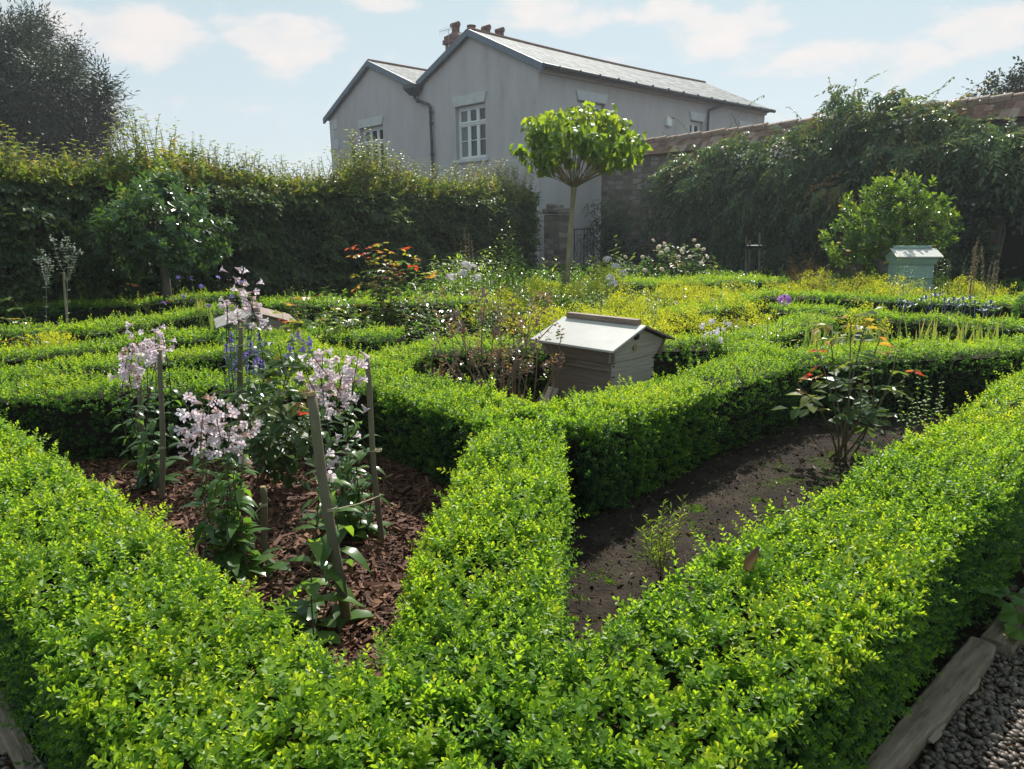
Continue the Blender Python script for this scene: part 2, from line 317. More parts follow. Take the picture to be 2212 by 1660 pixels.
# ================================================================== ground
def vnoise(x,y,seed,f):
    rg=R_(seed); T=rg.random((64,64)); X=x*f; Y=y*f; i=np.floor(X).astype(int); j=np.floor(Y).astype(int); u=X-i; v=Y-j
    u=u*u*(3-2*u); v=v*v*(3-2*v); g=lambda a,b:T[a%64,b%64]
    return g(i,j)*(1-u)*(1-v)+g(i+1,j)*u*(1-v)+g(i,j+1)*(1-u)*v+g(i+1,j+1)*u*v
def fbm(x,y,seed,f,o=4):
    return sum(vnoise(x,y,seed+k,f*2**k)/2**k for k in range(o))/2.
def soilz(x,y): return .035*(fbm(x,y,5,2.,5)-.5)+.012*(vnoise(x,y,9,28)-.5)
def grid_mesh(x0,x1,y0,y1,s,zf):
    nx=int((x1-x0)/s)+1; ny=int((y1-y0)/s)+1; X,Y=np.meshgrid(np.linspace(x0,x1,nx),np.linspace(y0,y1,ny))
    V=np.stack([X,Y,zf(X,Y)],2).reshape(-1,3); i=np.arange(nx-1)[None]+(np.arange(ny-1)*nx)[:,None]; i=i.ravel()
    mb=MB(); mb.add(V,[np.stack([i,i+1,i+nx+1,i+nx],1)]); return mb
mb=MB(); mb.add([(-150,-60,-.06),(150,-60,-.06),(150,200,-.06),(-150,200,-.06)],[[(0,1,2,3)]])
tag(mb.build('ground',M['soil']),None,None,None,'structure')
mb=grid_mesh(-4.6,5.2,.6,6.4,.02,soilz); tag(mb.build('bed_soil',M['soil'],smooth=True),None,None,None,'structure')
def inpoly(P,x,y):
    c=np.zeros(len(x),bool); n=len(P)
    for i in range(n):
        (a,b),(p,q)=P[i],P[i-1]
        c^=((b>y)!=(q>y))&(x<(p-a)*(y-b)/(q-b+1e-12)+a)
    return c
def inscatter(P,n,rg):
    P=np.array(P); lo,hi=P.min(0),P.max(0); x=rg.uniform(lo[0],hi[0],n*5+60); y=rg.uniform(lo[1],hi[1],n*5+60); k=np.nonzero(inpoly(P,x,y))[0][:n]
    return x[k],y[k]
# bark mulch
def chipT(seed):
    rg=R_(seed); L,W,h=.5,.17,.045
    V=np.array([(-L,-W*.5,-h),(L*.8,-W*.8,-h),(L,W*.4,-h),(-L*.85,W,-h),(-L*.9,-W*.4,h),(L*.7,-W*.7,h*1.5),(L*.9,W*.3,h),(-L*.8,W*.8,h)])*(1+rg.normal(size=(8,3))*.22)
    V[:,2]+=rg.normal()*.25*V[:,0]**2
    return V,[BOXF],np.zeros(8)
mb=MB(); rg=R_(11)
bedL=[(-3.3,4.45),(-.35,1.35),(.0,1.5),(-.1,3.75),(-.9,4.55)]
x,y=inscatter(bedL,26000,rg); n=len(x)
d=rg.normal(size=(n,3)); d[:,2]*=.32; a=frames(d,rg)
up_=np.stack([rg.normal(size=n)*.35,rg.normal(size=n)*.35,np.ones(n)],1)
X=nrm(d); Y=nrm(np.cross(up_,X)); Z=np.cross(X,Y); Mx=np.stack([X,Y,Z],2)
L=np.exp(rg.normal(-3.72,.5,n)); z=soilz(x,y)+rg.uniform(.0,.022,n); ty=np.clip(rg.normal(.45,.22,n),0,1)
ch=rg.integers(0,5,n)
for k in range(5):
    q=ch==k; mb.inst(chipT(k),np.stack([x,y,z],1)[q],Mx[q],L[q]*1.25,ty[q])
tag(mb.build('bark_mulch',M['mulch']),'reddish brown bark chips covering the left bed','mulch',None,'stuff')
# dead leaves, twigs and crumbs on the right bed and along the boards
mb=MB(); rg=R_(12)
for P,n,s in (([(.05,1.6),(.4,1.7),(4.2,5.1),(2.,5.2),(.3,3.3),(.1,2.)],1000,.02),([(.75,1.45),(2.6,3.25),(2.75,3.15),(.95,1.4)],520,.03),([(1.0,1.5),(2.3,2.7),(2.6,2.3),(1.2,1.2)],260,.026),([(-1.8,2.2),(-1.1,1.4),(-1.3,1.2),(-2.,2.)],200,.028)):
    x,y=inscatter(P,n,rg); n=len(x); d=rg.normal(size=(n,3)); d[:,2]*=.25
    up_=np.stack([rg.normal(size=n)*.4,rg.normal(size=n)*.4,np.ones(n)],1)
    mb.inst(leaf6(1,.5,.5,.9),np.stack([x,y,np.maximum(soilz(x,y),-.03)+rg.uniform(.004,.02,n)],1),framesN(d,up_),np.exp(rg.normal(math.log(s),.4,n)),np.clip(rg.normal(.45,.25,n),0,1))
for i in range(170):
    P=[(.05,1.6),(.4,1.7),(4.2,5.1),(2.,5.2),(.3,3.3)]; x,y=inscatter(P,1,rg); a=rg.uniform(0,6.3); l=rg.uniform(.03,.11); z0=soilz(x,y)[0]+.008
    mb.tube([(x[0],y[0],z0),(x[0]+l*math.cos(a)*.5,y[0]+l*math.sin(a)*.5,z0+.006),(x[0]+l*math.cos(a+.2),y[0]+l*math.sin(a+.2),z0)],.0014,4,rg.uniform(.3,.9))
tag(mb.build('leaf_litter',M['litter']),'dead leaves and twigs lying on the soil and along the timber edging','leaf litter',None,'stuff')
mb=MB(); rg=R_(15); n=7000
x,y=inscatter([(.05,1.55),(.4,1.6),(4.3,5.1),(2.,5.3),(.3,3.4)],n,rg); n=len(x); s=np.exp(rg.normal(math.log(.0042),.55,n)); P=np.stack([x,y,soilz(x,y)+s*.2],1)
def lumpT(seed):
    rg=R_(seed); V=nrm(np.array([(1,0,0),(-1,0,0),(0,1,0),(0,-1,0),(0,0,1),(0,0,-1)],float))*rg.uniform(.6,1.2,(6,1)); V[:,2]*=.6; V+=rg.normal(size=(6,3))*.12
    return V,[np.array([(0,2,4),(2,1,4),(1,3,4),(3,0,4),(2,0,5),(1,2,5),(3,1,5),(0,3,5)])],np.zeros(6)
k=rg.integers(0,4,n); Mx=frames(rg.normal(size=(n,3)),rg)
for j in range(4): q=k==j; mb.inst(lumpT(j),P[q],Mx[q],s[q],.5)
tag(mb.build('soil_crumbs',M['soil']),'crumbs and clods of dark soil on the right bed','soil crumbs',None,'stuff')
# moss and little weeds on the right bed
mb=MB(); rg=R_(13); T=comb([(leaf4(.012,.005),outR(k*2.4,.5+.1*k),(0,0,0),1,0) for k in range(7)])
cx,cy=inscatter([(.15,1.7),(1.0,2.6),(2.3,4.),(3.,4.6),(2.,4.6),(.4,3.0)],44,rg)
for a,b in zip(cx,cy):
    n=60; r=rg.uniform(.02,.11); p=rg.normal(size=(n,2))*r*.5+(a,b); mb.inst(T,np.stack([p[:,0],p[:,1],soilz(p[:,0],p[:,1])],1),frames(np.stack([rg.normal(size=n)*.2,rg.normal(size=n)*.2,np.ones(n)],1),rg),rg.uniform(.35,.8,n),rg.uniform(.2,.7,n))
tag(mb.build('moss',M['alchleaf']),'moss and tiny weeds on the bare soil of the right bed','moss',None,'stuff')
# gravel paths outside the hedges
def sheet(name,P,z,m):
    mb=MB(); mb.poly([(a,b,z) for a,b in P]); return tag(mb.build(name,m),None,None,None,'structure')
sheet('path',[(.9,1.35),(4.4,4.75),(8,3),(4,-2),(.4,.4)],-.022,M['soil'])
sheet('path',[(-.9,1.2),(-4.5,4.6),(-8,2),(-3,-2),(-.3,.3)],-.022,M['soil'])
def ico(seed):
    rg=R_(seed); bm=__import__('bmesh').new(); __import__('bmesh').ops.create_icosphere(bm,subdivisions=2,radius=1)
    V=np.array([v.co for v in bm.verts]); F=np.array([[v.index for v in f.verts] for f in bm.faces]); bm.free()
    V*=np.array([1,.75+rg.uniform(-.1,.1),.5+rg.uniform(-.08,.15)]); V*=1+.10*np.sin(V[:,[1,2,0]]*3+rg.uniform(0,6,3)); return V,[F],np.zeros(len(V))
mb=MB(); rg=R_(14); 
for P,n in (([(.93,1.50),(1.9,2.42),(2.5,2.5),(1.25,1.2)],8500),([(-1.12,1.42),(-1.95,2.25),(-2.15,2.0),(-1.35,1.25)],2200)):
    x,y=inscatter(P,n,rg); n=len(x); k=rg.integers(0,4,n); s=np.exp(rg.normal(math.log(.0105),.28,n)); z=rg.uniform(-.018,.020,n)
    up_=np.stack([rg.normal(size=n)*.3,rg.normal(size=n)*.3,np.ones(n)],1); d=rg.normal(size=(n,3)); d[:,2]=0
    X=nrm(d);Y=nrm(np.cross(up_,X));Mx=np.stack([X,Y,np.cross(X,Y)],2); t=np.clip(rg.normal(.42,.24,n),0,1)
    for j in range(4): q=k==j; mb.inst(ico(j),np.stack([x,y,z],1)[q],Mx[q],s[q],t[q])
tag(mb.build('pebbles',M['pebble'],smooth=True),'rounded brown pebbles of the path beside the timber edging','pebbles',None,'stuff')
# timber edging
def board(label,a,b,w,seed,h=.055,jag=.02,rgt=True):
    rg=R_(seed); a=np.array(a);b=np.array(b); L=np.linalg.norm(b-a); rz=math.atan2(*(b-a)[::-1]); n=70
    root=thing('timber_edging',label,'edging board',(*a,0),rz,'timber edging boards')
    X=np.linspace(0,L,n); e=np.zeros(n); v=0
    for i in range(n):
        if rg.random()<.13: v=rg.uniform(0,1)**2*jag*2.0
        e[i]=(e[i-1]+(v-e[i-1])*(.9 if rg.random()<.2 else .22) if i else v)+rg.normal()*.0010
    s=-1 if rgt else 1
    yl=.004*np.sin(X*3+seed)+rg.normal(size=n)*.0007; yr=s*(w-e); zt=h+.004*np.sin(X*5+1)+rg.normal(size=n)*.0006
    mid=(yl+yr)/2
    rows=[np.stack([X,yl,np.full(n,-.03)],1),np.stack([X,yl,zt-.006],1),np.stack([X,yl+s*.006,zt],1),np.stack([X,mid,zt+.003],1),np.stack([X,yr-s*.004,zt-.002],1),np.stack([X,yr,zt-.012],1),np.stack([X,yr-s*.004,np.full(n,-.03)],1)]
    k=len(rows); V=np.stack(rows,1).reshape(-1,3); i=(np.arange(n-1)*k)[:,None]; q=np.arange(k-1)[None]
    F=np.stack([i+q,i+q+1,i+k+q+1,i+k+q],2).reshape(-1,4)
    if not rgt: F=F[:,::-1]
    mb=MB(); mb.add(V,[F,np.arange(k)[None],(np.arange(k)+(n-1)*k)[None]]); mb.build('board',M['timber'],root,local=True)
    mb=MB()                                        # split slivers hanging on the broken edge
    for _ in range(7):
        x=rg.uniform(.1,L-.2); l=rg.uniform(.05,.16); y=s*(w+rg.uniform(-.004,.008)); z=h-rg.uniform(.012,.03)
        mb.add([(x,y-s*.016,z),(x+l,y-s*.010,z),(x+l*1.05,y-s*.004,z-.004),(x+l*.5,y+s*.004,z-.003),(x,y,z-.006),(x,y-s*.016,z-.012),(x+l,y-s*.01,z-.01),(x+l*.5,y+s*.003,z-.012)],[np.array([[0,1,2,3],[0,3,4,5],[5,6,1,0]]),np.array([[3,2,7],[4,3,7]])])
    mb.build('splinter',M['timber'],root,local=True); return root
u_=np.array([1.22,1.06])/np.hypot(1.22,1.06)
p0=np.array([.88,1.61])-u_*.6; p1=np.array([.88,1.61])+u_*.97
board('weathered grey edging board with a jagged broken edge, lying along the bottom right pebbles',p0,p1,.092,3)
board('second weathered edging board past the split end, under the big green leaves at far right',p1+u_*.025+np.array([.012,-.012]),p1+u_*2.2,.10,4)
board('thin grey edging board at the bottom left corner beside the hedge',(-1.12,1.50),(-2.6,2.96),.065,5,h=.055,jag=.006,rgt=False)

# ================================================================== box hedges
def inview(P,m=260):
    v=P-CAM; dz=v@fw; px=1106+FOC*(v@rt)/np.maximum(dz,.05); py=830-FOC*(v@up)/np.maximum(dz,.05)
    return (dz>.25)&(px>-m)&(px<2212+m)&(py<1660+m)
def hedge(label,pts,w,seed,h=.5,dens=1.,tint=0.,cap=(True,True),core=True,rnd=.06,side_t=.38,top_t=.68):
    rg=R_(seed); pts=np.array(pts,float); c0=pts.mean(0)
    root=thing('box_hedge',label,'hedge',(*c0,0),0,'low clipped box hedges')
    mb=MB(); cb=MB(); seg=[]
    for a,b in zip(pts[:-1],pts[1:]):
        L=np.linalg.norm(b-a); k=max(1,int(L/.4))
        for i in range(k): seg.append((a+(b-a)*i/k,a+(b-a)*(i+1)/k))
    for si,(a,b) in enumerate(seg):
        t=(b-a)/np.linalg.norm(b-a); nl=np.array([-t[1],t[0]]); L=np.linalg.norm(b-a); m=(a+b)/2; D=np.hypot(*m)
        if D<3.0: ds,sc,hi=2450,1.30,True
        elif D<4.6: ds,sc,hi=2000,1.28,True
        elif D<7: ds,sc,hi=1200,1.35,False
        elif D<10: ds,sc,hi=700,1.7,False
        else: ds,sc,hi=400,2.2,False
        ds*=dens
        B=[]; Nn=[]; up_b=[]
        def face(n,kind,sgn=0):
            n=int(n+rg.random()); 
            if n<=0: return
            s=rg.uniform(-.02,L+.02,n)
            if kind=='top':
                v=rg.uniform(-w/2,w/2,n); z=np.full(n,h); N=np.zeros((n,3)); N[:,2]=1
                e=np.maximum(0,np.abs(v)-(w/2-rnd))/rnd; z-=rnd*.6*e*e; N[:,:2]+=(np.sign(v)*e*.9)[:,None]*nl
            elif kind=='side':
                z=rg.uniform(.015,h,n)**1.0; v=np.full(n,sgn*w/2)-sgn*.015*(1-z/h); N=np.zeros((n,3)); N[:,:2]=sgn*nl
                e=np.maximum(0,z-(h-rnd))/rnd; N[:,2]+=e*.9; v-=sgn*rnd*.4*e*e; N[:,2]-=.25*(z<.12)
            else:
                v=rg.uniform(-w/2,w/2,n); z=rg.uniform(.015,h,n); s=np.full(n,0. if sgn<0 else L); N=np.zeros((n,3)); N[:,:2]=sgn*t
            p=a+s[:,None]*t+v[:,None]*nl
            wob=.016*np.sin(3.3*p[:,0]+2.1*p[:,1]+seed)+.012*np.sin(8.7*p[:,0]-7.1*p[:,1]+seed*2)
            P=np.stack([p[:,0],p[:,1],z],1)+nrm(N)*wob[:,None]
            B.append(P); Nn.append(nrm(N)); up_b.append(np.full(n,1. if kind=='top' else 0.))
        face(ds*L*w,'top')
        tocam=-m/D
        for sgn in (1,-1): face(ds*L*h*(.95 if (sgn*nl)@tocam>-.15 else .3),'side',sgn)
        if si==0 and cap[0]: face(ds*w*h*.9,'cap',-1)
        if si==len(seg)-1 and cap[1]: face(ds*w*h*.9,'cap',1)
        P=np.vstack(B);N=np.vstack(Nn);tp=np.concatenate(up_b); q=inview(P); P,N,tp=P[q],N[q],tp[q]; n=len(P)
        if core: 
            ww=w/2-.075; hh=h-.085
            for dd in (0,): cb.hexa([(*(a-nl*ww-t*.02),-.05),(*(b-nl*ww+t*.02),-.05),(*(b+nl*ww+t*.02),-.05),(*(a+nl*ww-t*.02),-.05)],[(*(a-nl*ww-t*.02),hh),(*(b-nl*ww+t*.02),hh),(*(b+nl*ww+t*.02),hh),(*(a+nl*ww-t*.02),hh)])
        if n==0: continue
        d=nrm(N+np.array([0,0,.42])*(1-tp)[:,None]+rg.normal(size=(n,3))*.31)
        s=sc*np.exp(rg.normal(0,.14,n)); P=P-nrm(N)*(.026*s)[:,None]+nrm(N)*rg.normal(0,.012,n)[:,None]
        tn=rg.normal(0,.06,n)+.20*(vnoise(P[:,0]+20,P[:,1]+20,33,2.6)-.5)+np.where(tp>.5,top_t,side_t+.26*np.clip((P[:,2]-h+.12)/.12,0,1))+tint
        lng=(rg.random(n)<np.where(tp>.5,.055,.02)); P[lng]+=nrm(N[lng])*rg.uniform(.0,.038,lng.sum())[:,None]
        Mx=frames(d,rg); Ts=BOX_HI if hi else BOX_LO; TL=BOX_LONG if hi else BOX_LONGLO
        kk=rg.integers(0,len(Ts),n); kl=rg.integers(0,len(TL),n)
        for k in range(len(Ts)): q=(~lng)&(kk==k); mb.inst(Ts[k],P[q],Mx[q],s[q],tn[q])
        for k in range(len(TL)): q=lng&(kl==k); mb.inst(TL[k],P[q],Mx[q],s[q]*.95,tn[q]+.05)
    mb.build('foliage',M['box'],root); 
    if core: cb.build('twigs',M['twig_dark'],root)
    return root
HEDGES=[
 ('nearest box hedge at the bottom left, its long top filling the lower left corner',[(-3.35,3.93),(-.14,.93)],.52,1,.5),
 ('nearest box hedge at the bottom right, running beside the broken timber board',[(-.14,.95),(4.7,5.6)],.52,2,.5),
 ('short box hedge leading straight away between the mulched bed and the bare soil bed',[(-.15,1.35),(.07,3.55)],.46,3,.5),
 ('box hedge running left from the middle junction, in front of the brown leaved bush',[(.02,3.72),(-.92,4.82)],.52,4,.5),
 ('box hedge running right from the middle junction, hiding the foot of the grey beehive',[(.22,3.58),(1.95,5.25)],.54,5,.5),
 ('box hedge closing the far side of the mulched bed, behind the twin stakes at left',[(-3.6,4.52),(-2.05,4.74),(-.85,4.70)],.56,6,.5),
 ('slanting box hedge behind the far side of the mulched bed at left',[(-4.6,4.35),(-3.65,5.02),(-2.77,5.77),(-1.9,6.5)],.52,7,.5),
 ('box hedge beneath the violet flowers, behind the tall stake with pale lilac flowers',[(-1.0,5.05),(-2.0,6.15)],.54,8,.5),
 ('box hedge behind the brown leaved bush and the grey beehive',[(-1.0,5.15),(-.85,5.98),(.6,6.1),(1.92,6.1),(2.02,5.45)],.5,9,.5),
 ('box hedge behind the red tipped rose at right, closing the bare soil bed',[(2.0,5.38),(2.8,5.56),(3.6,5.66),(5.0,6.05)],.56,10,.5),
 ('box hedge in front of the lime yellow clump at far left',[(-5.3,5.25),(-4.4,5.85),(-3.75,6.3),(-3.2,6.75),(-2.7,7.3)],.5,11,.5),
 ('box hedge behind the lime yellow clump at far left',[(-6.8,7.5),(-5.5,7.45),(-4.55,7.35)],.5,12,.5),
 ('darker box hedge slanting away towards the evergreen standard tree',[(-4.45,7.25),(-4.15,8.1),(-3.75,9.2)],.55,13,.5),
 ('shaded box hedge at the foot of the tall hedge at left',[(-8.2,8.7),(-6.5,9.45),(-5.25,10.05),(-4.2,11.2)],.55,14,.5),
 ('box hedge in front of the low beehive with the grey roof at left',[(-2.75,6.72),(-1.9,6.82),(-1.1,6.75)],.5,15,.5),
 ('straight box hedge below the white phlox and tall herbs, left of the lollipop tree',[(-3.4,9.85),(-1.6,9.75),(-.2,9.85)],.55,16,.5),
 ('box hedge in front of the blue sea holly at right',[(3.25,8.6),(3.95,7.8),(4.65,7.3),(5.6,6.55)],.55,17,.5),
 ('box hedge behind the blue sea holly, below the pale green beehive',[(3.0,10.25),(4.4,9.95),(5.3,9.35),(6.9,8.6)],.6,18,.5),
 ('farthest box hedge, below the climber covered wall and the white rose bush',[(1.9,12.6),(3.4,12.75),(4.75,12.9)],1.1,19,.5),
 ('box hedge running back from the grey beehive, left of the mauve phlox',[(2.0,6.2),(2.75,7.0),(3.3,7.6)],.5,20,.5),
 ('box hedge between the lollipop tree and the mauve phlox, under the lime froth',[(1.9,8.2),(2.6,8.8),(3.1,9.6)],.5,21,.5),
 ('box hedge along the right edge behind the strap leaved irises',[(5.1,6.3),(6.4,7.0)],.6,22,.5),
]
for H in HEDGES: hedge(H[0],H[1],H[2]-.035,H[3],H[4])
# the clipped box ball at the far right
def boxball(label,c,r,seed):
    rg=R_(seed); root=thing('box_ball',label,'bush',(c[0],c[1],0)); mb=MB(); n=2200
    d=nrm(rg.normal(size=(n,3))); d=d[d[:,2]>-.5]; n=len(d); P=np.array(c)+d*np.array(r)*(1+.05*np.sin(5*d[:,[0]]+3*d[:,[1]])); 
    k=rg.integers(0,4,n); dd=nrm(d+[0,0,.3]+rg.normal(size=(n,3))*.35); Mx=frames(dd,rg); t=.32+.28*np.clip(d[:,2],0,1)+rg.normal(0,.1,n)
    for j in range(4): q=k==j; mb.inst(BOX_LO[j],P[q],Mx[q],1.7,t[q])
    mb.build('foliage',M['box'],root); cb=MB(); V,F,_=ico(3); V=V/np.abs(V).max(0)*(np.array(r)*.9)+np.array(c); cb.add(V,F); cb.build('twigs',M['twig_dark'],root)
boxball('rounded box bush at the right edge beside the dark doorway',(6.55,8.15,.42),(.62,.6,.44),71)
# ================================================================== beehives
def beehive(label,loc,rz,paint=None,roofm='felt',W=.80,D=.78,zb=.14,zr=.62,za=.755,bx=.285,by=.275):
    root=thing('beehive',label,'beehive',(loc[0],loc[1],0),rz,'beehives standing in the beds')
    wd=M['hivewood'] if paint is None else M[paint]; we=M['hive_pale_lit'] if paint is None else M[paint]
    # local X: right along the ridge; local -Y: front eave
    hx,hy=W/2,D/2
    def part(name,mb,m,bv=.003,parent=root):
        o=mb.build(name,m,parent,local=True); bevel(o,bv); return o
    mb=MB(); mb.box((0,0,zb+.05),(2*bx+.03,2*by+.03,.07)); part('floor',mb,wd)
    mb=MB(); mb.box((0,0,(zb+.085+zr-.115)/2),(2*bx,2*by,zr-.115-zb-.085)); body=part('body',mb,wd)
    for sx in (1,-1):
        mb=MB(); mb.box((sx*(bx+.006),0,(zb+.085+zr-.115)/2),(.012,2*by-.024,zr-.12-zb-.085)); part('end_board',mb,we,.002)
    mb=MB(); 
    for z in (.18,.25,.33,.40):
        for s in (-1,1): mb.box((bx+.013,s*(by-.03),zb+z),(.004,.028,.008))
    part('joint',mb,M['twig_dark'],.0005)
    mb=MB(); mb.box((0,-by-.012,zb+.31),(2*bx+.012,.022,.028)); part('rail',mb,wd)
    # splayed roof skirt
    for s in (-1,1):
        mb=MB(); y0,y1=s*(by+.02),s*(by+.055); t=.018*s
        mb.hexa([(-hx+.06,y0,zr-.125),(hx-.06,y0,zr-.125),(hx-.06,y0-t,zr-.125),(-hx+.06,y0-t,zr-.125)][::(1 if s>0 else -1)],[(-hx+.04,y1,zr-.005),(hx-.04,y1,zr-.005),(hx-.04,y1-t,zr-.005),(-hx+.04,y1-t,zr-.005)][::(1 if s>0 else -1)]); part('roof_side',mb,wd)
    for s in (-1,1):
        x0,x1=s*(bx+.022),s*(bx+.060); t=-.018*s; 
        P=[(x0,-by-.02,zr-.125),(x0,by+.02,zr-.125),(x1,by+.06,zr-.02),(x1,0,za-.022),(x1,-by-.06,zr-.02)]
        mb=MB(); mb.prism(P,(t,0,0)); part('gable_board',mb,we)
    sl=math.atan2(za-zr,hy)
    for s in (-1,1):
        P=[(-hx,s*hy,zr-.004),(hx,s*hy,zr-.004),(hx,0,za),(-hx,0,za)]
        mb=MB(); mb.prism(P,(0,0,-.016)); part('roof_sheet',mb,M[roofm] if s<0 else M['hivewood'],.002)
    mb=MB(); mb.box((-.01,.004,za+.016),(W-.11,.06,.042)); part('ridge_board',mb,wd,.004)
    for s in (1,):
        mb=MB(); x=bx+.055; mb.tube([(x-.01,-.03,za-.085),(x+.008,-.03,za-.085)],.026,14); part('vent',mb,M['iron'],.001)
        mb=MB(); mb.tube([(x+.004,-.03,za-.085),(x+.024,-.03,za-.083)],[.018,.004],12); part('vent_cone',mb,M['lead'],.001)
        mb=MB(); mb.tube([(bx+.028,-.03,za-.168),(bx+.046,-.03,za-.165)],.027,6); part('badge',mb,M['brass'],.001)
    for sx in (-1,1):
        for sy in (-1,1):
            mb=MB(); c=np.array([sx*(bx-.03),sy*(by-.03)]); o=np.array([sx*.05,sy*.05]); b_=c+o
            q=lambda p,z:[(p[0]-.028,p[1]-.028,z),(p[0]+.028,p[1]-.028,z),(p[0]+.028,p[1]+.028,z),(p[0]-.028,p[1]+.028,z)]
            mb.hexa(q(b_,-.03),q(c,zb+.02)); part('leg',mb,wd)
    mb=MB(); P=[(-bx-.03,-by-.14,zb-.04),(-bx+.10,-by-.14,zb-.04),(-bx+.10,-by-.02,zb+.10),(-bx-.03,-by-.02,zb+.10)]; mb.prism(P,(0,.0,-.03)); part('landing_block',mb,we)
    return root
ang=math.atan2(-.53,.515)
cM=(np.array([.195,5.44])+np.array([1.22,5.41])+np.array([0.71,4.91])*0)/2
hv=beehive('grey cedar beehive with a pale sheet roof, largest of the three, behind the middle hedge',(.705,5.44),ang)
cl=gp(520,692,.60)
beehive('low grey beehive at left behind the flower topped stake, only its roof showing',(cl[0]-.06,cl[1]+.55),-1.16,roofm='oldfelt',zb=.06,zr=.53,za=.655)
p_=PD(1994,553,10.9)
beehive('pale green painted beehive standing below the round yellow green shrub',(p_[0],p_[1]+.3,0),-.16,'greenpaint','felt',.66,.64,.30,p_[2],p_[2]+.11,.24,.235)
# ================================================================== house
HA=rad(43.354); HO=np.array([.898,23.0])
house=thing('house','grey rendered house with two gables and a slate roof behind the tall hedge','house',(*HO,0),HA)
def hp(name,mb,m,parent=None,bv=0,smooth=False):
    o=mb.build(name,m,parent or house,smooth=smooth,local=True)
    if bv: bevel(o,bv,1)
    return o
GAB=[(0,6.13),(3.1,7.54),(6.1,6.30),(9.1,7.52),(12.42,5.93)]
def gtop(y): return float(np.interp(y,[a for a,b in GAB],[b for a,b in GAB]))
LX=14.0
mb=MB()
def wallstrip(mb,side,a0,a1,z0,z1fun,kinks=()):
    ks=[a0]+[k for k in kinks if a0<k<a1]+[a1]
    P=[(a0,z0),(a1,z0)]+[(k,z1fun(k)) for k in ks[::-1]]
    mb.poly([((0,a,z) if side=='g' else (a,0,z)) for a,z in P])
def opening(mb,side,a0,a1,z0,z1,dep):
    f=(lambda a,z,o:(o,a,z)) if side=='g' else (lambda a,z,o:(a,o,z))
    c=[(a0,z0),(a1,z0),(a1,z1),(a0,z1)]
    for i in range(4):
        p,q=c[i],c[(i+1)%4]; mb.poly([f(*p,0),f(*q,0),f(*q,dep),f(*p,dep)])
WG=[(2.45,4.0,3.62,5.35),(8.46,10.1,3.50,5.24)]
kn=[3.1,6.1,9.1]; e=0.
for a0,a1,z0,z1 in WG:
    wallstrip(mb,'g',e,a0,-.3,gtop,kn); wallstrip(mb,'g',a0,a1,-.3,lambda a:z0); wallstrip(mb,'g',a0,a1,z1,gtop,kn); opening(mb,'g',a0,a1,z0,z1,.22); e=a1
wallstrip(mb,'g',e,12.42,-.3,gtop,kn)
WR=[(1.78,3.16,3.6,5.29),(8.27,9.16,4.60,5.22),(11.9,12.9,4.5,5.2)]
e=0.
for a0,a1,z0,z1 in WR:
    wallstrip(mb,'r',e,a0,-.3,lambda a:6.13); wallstrip(mb,'r',a0,a1,-.3,lambda a:z0); wallstrip(mb,'r',a0,a1,z1,lambda a:6.13); opening(mb,'r',a0,a1,z0,z1,.2); e=a1
wallstrip(mb,'r',e,LX,-.3,lambda a:6.13)
mb.poly([(LX,0,-.3),(LX,12.42,-.3)]+[(LX,a,b) for a,b in GAB[::-1]])
mb.poly([(0,12.42,-.3),(LX,12.42,-.3),(LX,12.42,5.93),(0,12.42,5.93)])
hp('wall',mb,M['render'])
mb=MB(); mb.box((LX/2,-.09,6.02),(LX-.02,.18,.10)); mb.box((LX/2,-.05,5.93),(LX-.02,.10,.09)); hp('eaves_course',mb,M['render'])
# roofs
def roofpitch(ya,za,yb,zb,x0=-.13,x1=LX+.12,sag=.05):
    mb=MB(); n=24; X=np.linspace(x0,x1,n); s=sag*np.sin(np.pi*np.clip((X-x0)/(x1-x0),0,1))
    for i in range(n-1):
        a,b=X[i],X[i+1]
        mb.hexa([(a,ya,za-s[i]),(b,ya,za-s[i+1]),(b,yb,zb-s[i+1]*1.6),(a,yb,zb-s[i]*1.6)],[(a,ya,za+.07-s[i]),(b,ya,za+.07-s[i+1]),(b,yb,zb+.07-s[i+1]*1.6),(a,yb,zb+.07-s[i]*1.6)])
    return mb
rf=hp('roof',roofpitch(-.30,6.02,3.1,7.58),M['slate'])
mb=roofpitch(3.1,7.58,6.02,6.35); hp('roof',mb,M['slate'])
hp('roof',roofpitch(6.2,6.35,9.1,7.56,sag=.02),M['slate']); hp('roof',roofpitch(9.1,7.56,12.72,5.82,sag=.02),M['slate'])
for y,z,sg in ((3.1,7.66,.08),(9.1,7.64,.032)):
    X=np.linspace(-.1,LX+.08,26); mb=MB(); mb.tube(np.stack([X,np.full(26,y),z-sg*np.sin(np.pi*X/LX)],1),.065,8); hp('ridge_tiles',mb,M['tile'])
for (ya,za),(yb,zb) in (((-.30,6.02),(3.1,7.58)),((3.1,7.58),(6.0,6.36)),((6.2,6.36),(9.1,7.56)),((9.1,7.56),(12.72,5.82))):
    mb=MB(); mb.prism([(-.17,ya,za-.14),(-.17,yb,zb-.14),(-.17,yb,zb+.085),(-.17,ya,za+.085)],(.10,0,0)); hp('barge_board',mb,M['barge'],bv=.01)
